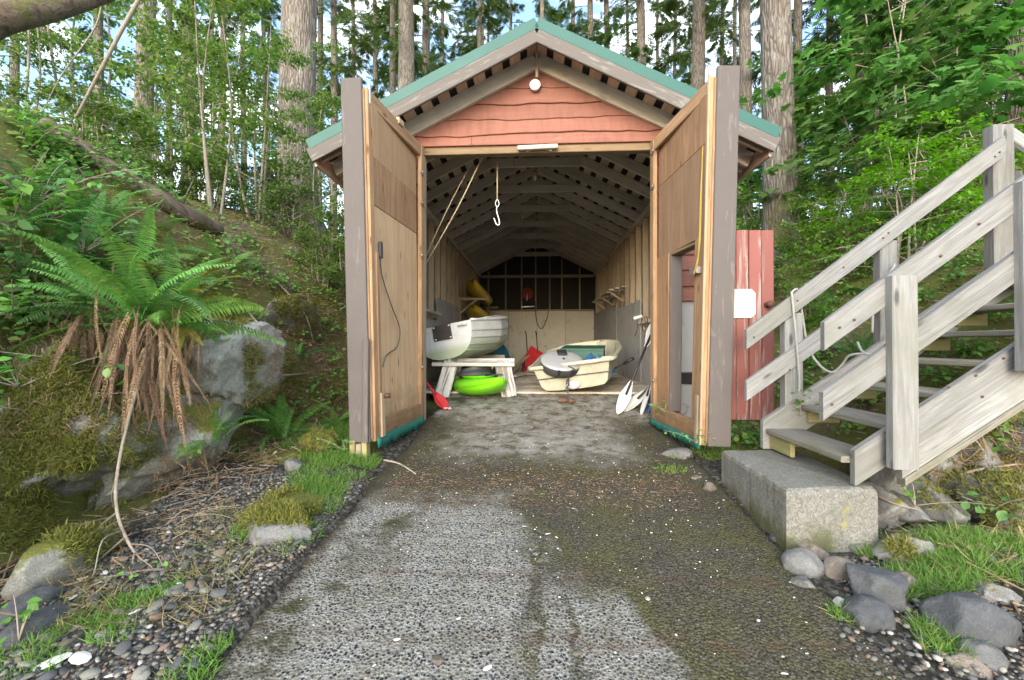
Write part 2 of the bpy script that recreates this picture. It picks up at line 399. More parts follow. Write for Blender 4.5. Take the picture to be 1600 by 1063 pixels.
Xs = t.new('SeparateXYZ', Vector=c); ax_ = t.math('ADD', t.math('ABSOLUTE', t.math('ADD', Xs.outputs['X'], .3)), t.math('MULTIPLY_ADD', n1, .8, -.4)); shore = t.math('MULTIPLY', t.mask(ax_, 2.55, 2.35), t.mask(Xs.outputs['Y'], 3.0, 2.6)); beach_ = t.mask(t.math('ADD', Xs.outputs['Y'], t.math('MULTIPLY_ADD', n1, .8, -.4)), .7, .1)
shore = t.math('MAXIMUM', shore, t.math('MULTIPLY', t.mask(t.math('ADD', t.math('ABSOLUTE', t.math('SUBTRACT', Xs.outputs['X'], .07)), t.math('MULTIPLY_ADD', n2, .3, -.15)), 1.60, 1.45), t.mask(Xs.outputs['Y'], 6.0, 5.5)))
gv = t.new('SeparateColor', Color=t.new('TexVoronoi', Vector=c, Scale=48.).outputs['Color']).outputs[0]; col = t.mix(shore, col, t.ramp(gv, [(0,(.012,.012,.010)), (.5,(.04,.036,.028)), (.8,(.075,.068,.055)), (1,(.15,.145,.13))])); col = t.mix(beach_, col, t.mix(gv, (.20,.195,.18), (.42,.41,.385)))
MF = t.out(col, .95, t.math('ADD', n2, n3), .8, .03); M['floor_forest'] = MF
ground = obj('ground', mesh_np('ground', np.stack([GX, GY, GZ2], -1).reshape(-1, 3), [Q], MF, True)); kind(ground, 'structure')

# ------------------------------------------------------------------ concrete ramp
t = NT('exposed_aggregate_ramp'); c = t.coord('Object')
def sepc(v):
    q = t.new('SeparateXYZ', Vector=v); return q.outputs['X'], q.outputs['Y']
X, Y = sepc(c)
warp = t.noise(c, 1.6, 5, .6); wx = t.math('ADD', X, t.math('MULTIPLY_ADD', warp, 1.1, -.55)); wy = t.math('ADD', Y, t.math('MULTIPLY_ADD', t.noise(c, 2.3, 4), .8, -.4))
v1 = t.new('TexVoronoi', Vector=c, Scale=72, feature='F1'); v2 = t.new('TexVoronoi', Vector=c, Scale=150, feature='F1')
pr = t.new('SeparateColor', Color=v1.outputs['Color']).outputs[0]; pr2 = t.new('SeparateColor', Color=v1.outputs['Color']).outputs[2]
peb = t.math('LESS_THAN', v1.outputs['Distance'], t.math('MULTIPLY_ADD', pr2, .32, .20))
pebcol = t.ramp(pr, [(0,(.018,.021,.025)), (.40,(.04,.047,.055)), (.62,(.06,.064,.07)), (.82,(.09,.08,.065)), (.95,(.26,.25,.23))], 'CONSTANT')
fine = t.new('SeparateColor', Color=v2.outputs['Color']).outputs[1]
cem = t.mix(fine, (.13,.13,.118), (.29,.29,.268)); cem = t.mix(t.mask(t.noise(c, 4.5, 7, .75), .38, .70), cem, t.mix(fine, (.075,.07,.05), (.185,.175,.135)))
light = t.mix(peb, cem, pebcol)
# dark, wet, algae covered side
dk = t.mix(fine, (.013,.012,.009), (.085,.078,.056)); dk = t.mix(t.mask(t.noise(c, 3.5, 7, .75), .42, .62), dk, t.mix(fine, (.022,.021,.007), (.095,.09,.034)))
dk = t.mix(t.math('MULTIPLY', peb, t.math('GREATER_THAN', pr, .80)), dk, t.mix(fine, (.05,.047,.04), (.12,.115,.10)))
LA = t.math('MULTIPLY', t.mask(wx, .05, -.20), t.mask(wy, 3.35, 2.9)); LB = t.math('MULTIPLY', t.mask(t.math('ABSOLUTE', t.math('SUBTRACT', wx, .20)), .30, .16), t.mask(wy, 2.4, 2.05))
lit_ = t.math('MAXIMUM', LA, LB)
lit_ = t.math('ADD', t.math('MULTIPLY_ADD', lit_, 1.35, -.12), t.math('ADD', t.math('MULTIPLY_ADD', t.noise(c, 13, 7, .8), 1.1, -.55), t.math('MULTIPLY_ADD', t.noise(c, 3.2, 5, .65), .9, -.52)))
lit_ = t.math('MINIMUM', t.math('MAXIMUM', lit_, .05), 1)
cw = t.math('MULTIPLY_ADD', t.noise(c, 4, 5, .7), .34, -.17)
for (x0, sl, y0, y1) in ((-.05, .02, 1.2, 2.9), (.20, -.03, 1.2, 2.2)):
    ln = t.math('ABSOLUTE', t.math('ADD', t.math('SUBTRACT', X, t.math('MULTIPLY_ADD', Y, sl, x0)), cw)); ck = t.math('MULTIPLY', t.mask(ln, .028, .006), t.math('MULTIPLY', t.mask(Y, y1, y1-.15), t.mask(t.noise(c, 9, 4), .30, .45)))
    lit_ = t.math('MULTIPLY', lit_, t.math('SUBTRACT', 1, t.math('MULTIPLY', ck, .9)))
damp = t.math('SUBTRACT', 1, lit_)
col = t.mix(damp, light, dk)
# smooth trowelled apron in the middle of the doorway
ap = t.math('MULTIPLY', t.mask(wy, 3.75, 4.2), t.mask(t.math('ABSOLUTE', t.math('SUBTRACT', wx, .05)), 1.05, .60))
ap = t.math('MAXIMUM', ap, t.mask(wy, 4.95, 5.25))
apc = t.mix(t.mask(t.noise(c, 6, 7, .7), .35, .7), (.15,.14,.115), (.32,.315,.295)); apc = t.mix(t.math('MULTIPLY', t.mask(t.noise(c, 7, 7, .78), .48, .60), .85), apc, (.05,.046,.018))
col = t.mix(t.math('MULTIPLY', ap, .93), col, apc)
# red-brown needle drifts across the ramp
for yy, s in ((1.86, .55), (2.28, .55), (3.06, .45), (3.36, .95), (3.52, .5)):
    b = t.mask(t.math('ABSOLUTE', t.math('SUBTRACT', t.math('ADD', Y, t.math('MULTIPLY_ADD', t.noise(c, 3, 6, .7), .34, -.17)), yy)), .05, .004)
    b = t.math('MULTIPLY', t.math('MULTIPLY', b, s), t.mask(t.noise(c, 7, 6, .75), .42, .60)); col = t.mix(b, col, (.075,.045,.03))
edge = t.math('MULTIPLY', t.mask(wx, -.72, -1.0), t.mask(t.noise(c, 4, 6), .47, .60)); col = t.mix(edge, col, (.045,.043,.022)); rim_ = t.mask(t.math('ADD', X, t.math('MULTIPLY_ADD', t.noise(c, 6, 6, .75), .30, -.15)), -1.13, -1.22); col = t.mix(rim_, col, t.mix(fine, (.02,.018,.011), (.06,.05,.035)))
hh = t.math('ADD', t.math('MULTIPLY', t.math('SUBTRACT', .5, v1.outputs['Distance']), t.math('SUBTRACT', 1.0, ap)), t.math('MULTIPLY', t.noise(c, 30, 5), .7))
t.b.inputs['Specular IOR Level'].default_value = .18
M['ramp'] = t.out(col, .9, hh, .8, .009)
rx = np.linspace(-1.24, 1.36, 105); ry = np.arange(-3, 6.25, .035)
RX, RY = np.meshgrid(rx, ry)
wob = np.array([noise.noise((0, y*1.3, 5))*.07+noise.noise((0, y*6, 1))*.035+noise.noise((0, y*17, 2))*.018 for y in ry])
RX = RX + np.where(RX < 0, -RX/1.24*wob[:, None], 0)
RZ = prof(RY) + .004 + np.array([[noise.noise((x*1.2, y*1.2, 0))*.010+noise.noise((x*7, y*7, 0))*.003 for x in rx] for y in ry])
RZ[:, 0] -= .14; RZ[:, -1] -= .14
ridx = np.arange(RX.size).reshape(RX.shape); RQ = np.stack([ridx[:-1,:-1], ridx[:-1,1:], ridx[1:,1:], ridx[1:,:-1]], -1).reshape(-1, 4)
ramp = kind(obj('ramp', mesh_np('ramp', np.stack([RX, RY, RZ], -1).reshape(-1, 3), [RQ], M['ramp'], True)), 'structure')

# ------------------------------------------------------------------ boathouse
FY, BY, WX = 5.0, 13.9, 1.73            # facade, back wall, inside face of the side walls
PLZ, RIDGE, PITCHR = 3.55, 4.39, .502   # plate height, underside of rafters at the ridge, roof slope
RY0, RY1, EX = 4.55, 14.3, 2.30         # rake ends and eave overhang
cosr = 1/math.sqrt(1+PITCHR**2); rs = PITCHR*cosr
bh = thing('boathouse', 'salmon red boathouse with green metal roof and open double doors', 'boathouse', (0, FY, .55))
# floor
fl = part('floor', bh, Matrix.Translation((0, 6.2, .75)))
yb = 6.18; k = 0
while yb < BY-.05:
    w = .185+.03*RND.random()
    board('floor_board', (-WX, yb+w/2, .735+RND.random()*.012), (WX, yb+w/2, .735+RND.random()*.012), w-.008, .03, M['rough'], fl, (0,0,1)); yb += w
board('threshold_board', at(893, 634, 5.75)+Vector((0,0,.0)), at(975, 630, 5.85), .15, .03, wood('threshold_board', (.30,.155,.095), (.20,.095,.06), .3), bh, (0,0,1))
# side walls: sheathing boards outside, studs inside, lower panels
for s in (-1, 1):
    wl_ = part('side_wall', bh, Matrix.Translation((s*WX, FY, .6)))
    y = FY+.02
    while y < BY:
        w = .19+.035*RND.random()
        board('wall_board', (s*(WX+.105), y+w/2, .55), (s*(WX+.105), y+w/2, PLZ), w-.004, .022, M['stud'], wl_, (s,0,0)); y += w
    y = FY+.06
    while y < BY:
        board('stud', (s*(WX+.046), y, .7), (s*(WX+.046), y, PLZ-.08), .045, .092, M['stud'], wl_, (s,0,0)); y += .50
    board('top_plate', (s*(WX+.045), FY+.02, PLZ-.02), (s*(WX+.045), BY+.05, PLZ-.02), .1, .09, M['rough'], wl_, (0,0,1))
    panels = ((5.6, 7.6, 1.62), (7.62, 9.9, 2.14), (9.92, BY-.03, 2.28)) if s > 0 else ((5.3, 7.7, 1.80), (7.72, 9.3, 2.20), (9.32, BY-.03, 2.20))
    for y0, y1, zt in panels:
        board('wall_panel', (s*(WX-.012), (y0+y1)/2, .74), (s*(WX-.012), (y0+y1)/2, zt), y1-y0-.01, .014, M['greypanel'], wl_, (s,0,0))
    y = FY-.01; z = .5; i = 0
# back wall
bw = part('back_wall', bh, Matrix.Translation((0, BY, .75)))
v = [(-1.85, 0, .3), (1.85, 0, .3), (1.85, 0, PLZ+.10), (0, 0, RIDGE+.165), (-1.85, 0, PLZ+.10)]; v2 = [(a, .03, c_) for a, _, c_ in v]
obj('tar_paper', mesh('tar_paper', v+v2, [(0,1,2,3,4), (9,8,7,6,5)]+[(i, i+5, (i+1)%5+5, (i+1)%5) for i in range(5)], M['tar']), bw, Matrix.Translation((0, BY+.11, 0)))
for px in (763, 790, 815, 837, 859, 878, 906):
    x = at(px, 450, BY).x; zt = RIDGE - abs(x)*PITCHR
    board('stud', (x, BY+.05, 2.3), (x, BY+.05, zt), .042, .09, M['girt'], bw, (0,-1,0))
zg = at(840, 432, BY).z
board('girt', (-WX, BY-.012, zg), (WX, BY-.012, zg), .085, .04, M['girt'], bw, (0,-1,0))
zp = at(840, 486, BY).z
for i in range(4):
    x0, x1 = -WX+i*WX/2, -WX+(i+1)*WX/2
    board('wall_panel', ((x0+x1)/2, BY-.01, .74), ((x0+x1)/2, BY-.01, zp-.015*(i%2)), x1-x0-.008, .014, M['creampanel'], bw, (0,-1,0))
board('girt', (-WX, BY-.02, zp+.02), (WX, BY-.02, zp+.02), .05, .03, M['girt'], bw, (0,-1,0))
# roof
rf = part('roof', bh, Matrix.Translation((0, RY0, RIDGE)))
RT = .145                                # rafter depth (square to the slope)
def rz(x, up=0.): return RIDGE - abs(x)*PITCHR + up/cosr
yr = 5.09; i = 0
while yr < BY+.05:
    for s in (-1, 1):
        board('rafter', (s*.012, yr, rz(0, RT/2)), (s*(EX-.04), yr, rz(EX-.04, RT/2)), RT, .042, M['rough'], rf, (0,-1,0))
    if i % 2 == 1 and i > 2:
        zc = rz(.62)+.03
        board('collar_tie', (-.66, yr-.045, zc), (.66, yr-.045, zc), .135, .036, M['rough'], rf, (0,-1,0))
    yr += .575; i += 1
for s in (-1, 1):
    d = .05
    while d < EX/cosr-.04:
        x = d*cosr; w = .122+.016*RND.random()
        p = Vector((s*x, 0, rz(x, RT+.013)))
        board('lath', (p.x, RY0+.03, p.z), (p.x, RY1-.05, p.z), w, .022, M['lath'], rf, (s*rs, 0, cosr)); d += .208+.008*RND.random()
    # metal sheet with standing ribs
    V, F = [], []
    nn = 20; yy = [RY0-.015]
    q = RY0+.3
    while q < RY1: yy += [q-.03, q-.012, q+.012, q+.03]; q += .3
    yy += [RY1]
    for y in yy:
        kk = yy.index(y); hgt = .02 if (kk-1) % 4 in (1, 2) and 0 < kk < len(yy)-1 else 0
        for x in (0.0, EX+.03):
            V.append((s*x, y, rz(x, RT+.034+hgt))); V.append((s*x, y, rz(x, RT+.030)))
    for a in range(len(yy)-1):
        b0, b1 = a*4, a*4+4
        F += [(b0, b1, b1+2, b0+2), (b0+1, b0+3, b1+3, b1+1), (b0+2, b1+2, b1+3, b0+3)]
    obj('roof_sheet', mesh('roof_sheet', V, F, M['metal_green']), rf)
    # felt under the sheet, seen black between the laths
    V = [(s*x, y, rz(x, RT+.027)) for x in (0, EX) for y in (RY0+.02, RY1-.02)]
    obj('roof_felt', mesh('roof_felt', V, [(0, 1, 3, 2)], M['tar']), rf)
    p0, p1 = Vector((s*.0, RY0-.025, rz(0, RT-.012))), Vector((s*(EX+.02), RY0-.025, rz(EX+.02, RT-.012)))
    board('rake_trim', p0+Vector((0,-.012,.066)), p1+Vector((s*.02,-.012,.066)), .11, .016, M['metal_green'], rf, (0,-1,0))
    board('rake_board', p0-Vector((0,0,.045)), p1-Vector((0,0,.045)), .15, .036, M['fascia'], rf, (0,-1,0))
    board('gable_rafter', (s*.01, FY-.07, rz(0, RT/2)), (s*(EX-.05), FY-.07, rz(EX-.05, RT/2)), RT+.02, .06, M['rough'], rf, (0,-1,0))
    board('eave_board', (s*(EX-.02), RY0+.02, rz(EX, RT/2)), (s*(EX-.02), RY1-.1, rz(EX, RT/2)), .16, .025, M['lath'], rf, (s,0,0))
    for yk in (4.62,): board('tail_block', (s*1.86, yk, rz(1.86, RT/2)), (s*(EX-.05), yk, rz(EX-.05, RT/2)), .11, .04, M['lath'], rf, (0,-1,0))
V, F = tube_vf([(0, RY0-.03, rz(0, RT+.03)), (0, RY1, rz(0, RT+.03))], .035, 8); obj('ridge_cap', mesh('ridge_cap', V, F, M['metal_green']), rf)
board('ridge_post', (0, FY-.12, rz(0)-.12), (0, FY-.12, rz(0, RT)), .03, .03, M['lath'], rf, (0,-1,0))
# gable siding: live-edge boards lapped downwards
fs = part('facade', bh, Matrix.Translation((0, FY, .55)))
def live_board(x0, x1, z0, z1, amp, yf, seed, mat, cut=False, name='siding_board', bot=None):
    n = max(4, int((x1-x0)/.055)); V, F = [], []
    cx, cz = (x0+x1)/2, (z0+z1)/2
    for i in range(n+1):
        x = x0+(x1-x0)*i/n
        w = amp*(noise.noise((x*1.9, seed*7.3, 0))*1.2+noise.noise((x*5.5, seed*3.1, 4))*.5)
        zb = z0+w; zt = z1
        if cut: lim = rz(x)+.05; zt = min(zt, lim); zb = min(zb, zt-.002)
        for (yy, zz) in ((-.034, zb+.006), (-.030, zb), (0, zb), (0, zt), (-.010, zt)): V.append((x-cx, yy, zz-cz))
    for i in range(n):
        a, b = i*5, i*5+5
        for q in range(5): F.append((a+q, a+(q+1)%5, b+(q+1)%5, b+q))
    F += [tuple(range(5))[::-1], tuple(range(n*5, n*5+5))]
    return obj(name, mesh(name, V, F, mat), fs, Matrix.Translation((cx, yf, cz)))
zl = [3.585, 3.70, 3.865, 4.03, 4.205, 4.38]
for i in range(5):
    half = min(1.80, (RIDGE+.06-zl[i])/PITCHR)
    if i == 0: live_board(-half, -.72, zl[0], zl[1]+.03, 0, FY-.02, i, M['siding']); live_board(-.716, half, zl[0], zl[1]+.03, 0, FY-.02, i+.5, M['siding'])
    else: live_board(-half, half, zl[i], min(zl[i+1]+.03, RIDGE+.06), .028, FY-.02-.004*(i%2), i, M['siding'], True)
obj('gable_backing', mesh('gable_backing', [(-1.8, 0, 3.55), (1.8, 0, 3.55), (0, 0, RIDGE)], [(0, 1, 2)], M['rough']), fs, Matrix.Translation((0, FY+.012, 0)))
board('header_beam', (-1.80, FY+.03, 3.545), (1.80, FY+.03, 3.545), .085, .10, M['header'], fs, (0,-1,0))
for s in (-1, 1):
    a, b = sorted((s*1.30, s*1.85)); z = 1.86; i = 0
    while z < 3.56: live_board(a, b, z, z+.19, .012, FY-.01-.003*(i%2), 20+i+s, M['siding']); z += .165; i += 1
    board('skirt_panel', ((a+b)/2, FY, 1.10), ((a+b)/2, FY, 1.858), b-a, .016, M['greypanel'], fs, (0,-1,0))
    board('skirt_board', (a, FY-.01, 1.03), (b, FY-.01, 1.03), .12, .03, M['black'], fs, (0,-1,0))
    board('skirt_panel', ((a+b)/2, FY, .5), ((a+b)/2, FY, .968), b-a, .016, M['greypanel'], fs, (0,-1,0))
    board('door_post', (s*1.30, FY+.04, .5), (s*1.30, FY+.04, 3.5), .10, .10, M['stud'], fs, (0,-1,0))

# big doors, each swung out a little past square
def door(s):
    hx, hy = (-1.275 if s < 0 else 1.25), FY-.03
    end = Vector((-1.385 if s < 0 else 1.365, 3.76, 0)); h = Vector((hx, hy, 0)); d = (end-h).normalized(); Wd = (end-h).length
    inn = Vector((-d.y, d.x, 0)) if s < 0 else Vector((d.y, -d.x, 0))
    if inn.x*s > 0: inn = -inn                       # towards the middle of the ramp
    dr = part('door', bh, Matrix.Translation((hx, hy, .58)))
    z0, z1 = .585, 3.575
    lean = s*.085                                     # top hangs out a little
    def P(u, z, off=0.):
        return h + d*(u*Wd) + inn*off + Vector((lean*(z-z0)/(z1-z0)*u, 0, z))
    def B(name, u0, za, u1, zb, w, t_, mat, off=0.): return board(name, P(u0, za, off), P(u1, zb, off), w, t_, mat, dr, inn)
    fw = .10
    # frame proud of the plywood
    B('stile', .040, z0, .040, z1, fw, .045, M['fresh'], .012)
    B('stile', .965, z0, .965, z1, .085, .045, M['fresh'], .012)
    B('top_rail', .085, z1-.06, .93, z1-.06, .125, .045, M['fresh'], .010)
    B('bottom_rail', .085, z0+.085, .93, z0+.085, .17, .045, M['fresh'], .010)
    if s < 0:
        B('plywood_panel', .505, z0+.15, .505, 2.60, Wd*.88, .014, M['ply_light'], -.006)
        B('plywood_panel', .505, 2.607, .505, 3.02, Wd*.88, .014, M['ply_dark'], -.004)
        B('plywood_panel', .505, 3.022, .505, z1-.1, Wd*.88, .014, wood('plywood_upper', (.43,.30,.18), (.32,.205,.11), .3, (.38,.28,.18), grain=(.9,11,11)), -.005)
        B('edge_strip', .915, z0, .915, 2.2, .05, .02, M['ply_dark'], .034)
        B('edge_strip', .90, z0+.02, .90, .98, .07, .022, M['palewood'], .045)
        None
    else:
        u0, u1 = .345, .80                            # wicket opening
        B('plywood_panel', .505, 2.30, .505, 3.06, Wd*.88, .014, wood('plywood_brown', (.33,.22,.14), (.235,.145,.085), .2, (.20,.125,.075), grain=(.9,9,9)), -.006)
        B('plywood_panel', .505, 3.064, .505, z1-.1, Wd*.88, .014, M['ply_dark'], -.004)
        B('plywood_panel', (.075+u0)/2, z0+.15, (.075+u0)/2, 2.297, Wd*(u0-.075), .02, M['ply_dark'], -.006)
        B('stile', (u1+.925)/2, z0+.16, (u1+.925)/2, 2.296, Wd*(.925-u1), .04, M['fresh'], .004)
        B('wicket_jamb', u0+.012, z0+.16, u0+.012, 2.29, .03, .12, M['greyedge'], -.055)
        B('wicket_head', u0, 2.285, u1, 2.285, .03, .11, M['header'], -.055)
        None
        B('edge_strip', .99, z0, .99, 3.6, .022, .02, M['palewood'], .045)
        B('edge_strip', .93, z0, .93, .98, .05, .02, M['stud'], .045)
    # outer skin and the purple grey board on the free edge
    if s < 0: B('outer_skin', .5, z0, .5, z1, Wd*.98, .018, M['siding'], -.085)
    else:
        B('outer_skin', .5, 2.3, .5, z1, Wd*.98, .018, M['siding'], -.115)
        B('outer_skin', u0/2, z0, u0/2, 2.29, Wd*u0, .018, M['siding'], -.115)
        B('outer_skin', (u1+.99)/2, z0, (u1+.99)/2, 2.29, Wd*(.99-u1), .018, M['siding'], -.115)
    e0, e1 = P(1.0, z0, -.085), P(1.0, z1+.06, -.085)
    cx = Vector((s*1, 0, 0))
    board('edge_board', e0+d*.03, e1+d*.03, .178, .04, M['greyedge'], dr, (0,-1,0))
    board('edge_batten', P(1.0, z0+.02, .0)+d*.006, P(1.0, z1-.02, .0)+d*.006, .03, .03, M['fresh'], dr, (0,-1,0))
    if s < 0: board('edge_board', e0+d*.065+Vector((.055,0,.0)), e0+d*.065+Vector((.06,0,.86)), .05, .03, M['greyedge'], dr, (0,-1,0))
    # torn green tarp along the bottom
    V, F = [], []; n = 22
    for i in range(n+1):
        u = .02+.96*i/n; p = P(u, z0+.03, .036+.004*math.sin(i*1.9))
        dz = (.095+.05*noise.noise((i*.5, s*4, 0)))*(1.0 if s < 0 else .75)
        q = P(u, z0+.03-dz, .045+.03*noise.noise((i*.7, 3, s)))
        mid = (p+q)/2+inn*.004
        V += [p, mid, q]
    for i in range(n): a = i*3; F += [(a, a+3, a+4, a+1), (a+1, a+4, a+5, a+2)]
    me = mesh('tarp_flap', V, F, M['tarp_green'], True); o = obj('tarp_flap', me, dr)
    md = o.modifiers.new('t', 'SOLIDIFY'); md.thickness = .003
    for (u, z) in ((.075, 3.25), (.075, 2.92), (.085, 2.35), (.085, 1.15)) if s < 0 else ((.09, 3.42), (.085, 3.05), (.10, 1.02)):
        p = P(u, z, .045); tube('latch', [p-d*.045, p, p+d*.03+Vector((0,0,.02)), p+d*.05+inn*.02], .009, M['steel'], dr, 6, 3)
    board('top_block', P(.45, z1+.0, .03), P(.53, z1+.0, .03), .06, .04, M['palewood'], dr, inn) if s < 0 else None
    board('white_cap', P(.965, z1-.12, .035), P(.965, z1+.06, .035), .03, .012, M['white'], dr, inn)
    return P, dr, inn, d
PL, DL, innL, dL_ = door(-1); PR, DR, innR, dR_ = door(1)
# red plank wicket door standing open beside the right door
wk = part('wicket_door', bh, Matrix.Translation((1.60, 4.02, .75)))
xs = np.linspace(1.50, 2.035, 6)
for i in range(5):
    board('plank', ((xs[i]+xs[i+1])/2, 4.03-.004*(i%2), .752), ((xs[i]+xs[i+1])/2, 4.03-.004*(i%2), 2.388-.002*i), xs[1]-xs[0]-.005, .024, M['redplank'], wk, (0,-1,0))
for z in (.95, 2.2): board('ledge', (1.52, 4.055, z), (2.02, 4.055, z), .12, .022, M['stud'], wk, (0,-1,0))
c0, c1 = at(1137, 497, 4.01), at(1180, 452, 4.01); ch = .035
V = [(c0.x+ch, 0, c0.z), (c1.x-ch, 0, c0.z), (c1.x, 0, c0.z+ch), (c1.x, 0, c1.z-ch), (c1.x-ch, 0, c1.z), (c0.x+ch, 0, c1.z), (c0.x, 0, c1.z-ch), (c0.x, 0, c0.z+ch)]
V = [(a, y, c_) for y in (0, .006) for a, _, c_ in V]
obj('blank_plate', mesh('blank_plate', V, [tuple(range(8)), tuple(range(8, 16))[::-1]]+[(i, i+8, (i+1)%8+8, (i+1)%8) for i in range(8)], plain('cream_plate', (.52,.51,.46), .5, dirt=.3)), wk, Matrix.Translation((0, 4.003, 0)))
kb = at(1200, 476, 4.0)
V, F = lathe_vf([(.028, 0), (.028, .006), (.012, .012), (.012, .03), (.026, .04), (.03, .055), (.024, .068), (.008, .072)], 20)
obj('knob', mesh('knob', V, F, M['rust'], True), wk, Matrix.Translation((kb.x, 4.012, kb.z)) @ Matrix.Rotation(math.radians(90), 4, 'X'))
# white round lamp on the gable, strip light on the header, bulbs
V, F = lathe_vf([(.045, 0), (.052, .01), (.058, .05), (.060, .062), (.056, .07), (.03, .078)], 24)
p = at(836, 137, FY-.05)
lamp = obj('gable_lamp', mesh('gable_lamp', V, F, M['bulb'], True), None, Matrix.Translation((p.x, FY-.045, p.z)) @ Matrix.Rotation(math.radians(90), 4, 'X')); tag(lamp, 'small round white lamp fixed high on the red gable', 'lamp')
# ------------------------------------------------------------------ stairs on a concrete landing block
t = NT('landing_concrete'); c = t.coord('Object')
v1 = t.new('TexVoronoi', Vector=c, Scale=140).outputs['Color']; f = t.new('SeparateColor', Color=v1).outputs[0]
col = t.mix(f, (.115,.115,.10), (.24,.24,.22)); col = t.mix(t.math('MULTIPLY', t.mask(t.noise(c, 4, 7, .75), .42, .68), .7), col, (.13,.13,.105)); col = t.mix(t.math('MULTIPLY', t.mask(t.noise(c, 34, 4, .7), .5, .66), .5), col, (.085,.08,.07))
zc = t.new('SeparateXYZ', Vector=c).outputs['Z']; xc = t.new('SeparateXYZ', Vector=c).outputs['X']
low = t.math('MULTIPLY', t.mask(t.math('ADD', zc, t.math('MULTIPLY_ADD', t.noise(c, 6, 6, .7), .36, -.18)), .02, -.08), t.mask(xc, .05, -.05)); col = t.mix(t.math('MULTIPLY', low, .85), col, (.06,.065,.018))
col = t.mix(t.math('MULTIPLY', t.mask(t.noise(c, 9, 4), .64, .70), .7), col, (.27,.24,.06))
MC = t.out(col, .9, t.math('ADD', f, t.noise(c, 40, 4)), .5, .006)
n = 24; V, F = [], []
pad_out = [(1.345, 2.545), (1.86, 2.60), (1.90, 3.0), (1.93, 3.56), (1.37, 3.47)]
pts = []
for i in range(5):
    a, b = Vector(pad_out[i]), Vector(pad_out[(i+1)%5])
    for k in range(n): pts.append(a.lerp(b, k/n))
N = len(pts); cx, cyy = 1.62, 3.0
for j, (z, ins) in enumerate(((.12, 0), (.30, 0), (.45, 0), (.585, 0), (.606, .008), (.614, .03))):
    for i, p in enumerate(pts):
        q = Vector((cx, cyy)); p2 = p + (q-p).normalized()*ins
        e = noise.noise((p.x*9, p.y*9, z*9))*.008+max(0, noise.noise((p.x*22, p.y*22, 3)))*(.010 if j >= 3 else .004)*(1 if p.x > cx else -1)*-1
        V.append((p2.x-cx+e, p2.y-cyy+e, z-.4+noise.noise((p.x*6, p.y*6, 2))*.006-(max(0, noise.noise((p.x*17, p.y*17, 8)))*.022 if j in (3, 4) else 0)))
for j in range(5):
    for i in range(N): F.append((j*N+i, j*N+(i+1)%N, (j+1)*N+(i+1)%N, (j+1)*N+i))
F.append(tuple(range(5*N, 6*N)))
pad = obj('concrete_block', mesh('concrete_block', V, F, MC), None, Matrix.Translation((cx, cyy, .4)))
tag(pad, 'rough concrete landing block under the foot of the stairs', 'concrete block')

st = thing('staircase', 'weathered grey wooden stairs with board railings rising to the right', 'stairs', (1.9, 3.05, .61))
SL = .69; YF, YN = 3.50, 2.62
def stz(x): return .775+SL*(x-1.70)                   # nosing line
def plumb(name, p0, p1, h, t_, mat, lo=None):
    """a raking board with upright cut ends; p0, p1 on its centre line, h upright height"""
    p0, p1 = Vector(p0), Vector(p1); Mx = Matrix.Translation((p0+p1)/2) @ frame(p1-p0, (0,-1,0)); inv = Mx.inverted()
    V = [inv @ Vector((q.x, q.y+y_, q.z+z_)) for q in (p0, p1) for z_, y_ in ((-h/2+.004, -t_/2), (-h/2, -t_/2+.004), (-h/2, t_/2), (h/2, t_/2), (h/2, -t_/2+.004), (h/2-.004, -t_/2))]
    F = [(i, (i+1) % 6, (i+1) % 6+6, i+6) for i in range(6)]+[tuple(range(6))[::-1], tuple(range(6, 12))]
    return obj(name, mesh(name, V, [q[::-1] for q in F], mat), st, Mx)
def stringer(y, x0, up, dn, xe=4.5):
    V = []; out = [(x0, .625), (x0+.01+max(0, (.625-(stz(x0)-dn))/SL), .625), (xe, stz(xe)-dn), (xe, stz(xe)+up), (x0, stz(x0)+up)]
    for yk in (-.019, .019): V += [(p_-1.9, yk, q_-.6) for p_, q_ in out]
    F = [(0,1,2,3,4), (9,8,7,6,5)]+[(i, i+5, (i+1)%5+5, (i+1)%5) for i in range(5)]
    R = Matrix.Rotation(-math.atan(SL), 4, 'Y'); V = [R.inverted() @ Vector(q) for q in V]
    return obj('stringer', mesh('stringer', V, [q[::-1] for q in F], M['weather']), st, Matrix.Translation((1.9, y, .6)) @ R)
stringer(YF, 1.675, .075, .20)
stringer(YN, 1.74, .012, .155)
# second board of the near stringer, butted under the first
plumb('stringer', (1.99, YN, stz(1.99)-.235), (4.5, YN, stz(4.5)-.235), .155, .036, M['weather'])
plumb('stringer_batten', (2.0, YN+.005, stz(2.0)-.335), (4.5, YN+.005, stz(4.5)-.335), .045, .06, M['tread'])
RISE, RUN = .177, .2565
for i in range(11):
    x = 1.70+RUN*i; z = .775+RISE*i
    board('tread', (x+.125, YN+.022, z-.018), (x+.125, YF-.022, z-.018), .265, .036, M['tread'], st, (0,0,1))
    if i < 6: board('cleat', (x+.03, YF-.035, z-.085), (x+.25, YF-.035, z-.085), .09, .03, M['greenwood'], st, (0,-1,0))
    if i == 0: board('riser', (1.735, YF-.30, .69), (1.735, YF-.025, .69), .12, .03, M['greenwood'], st, (-1,0,0))
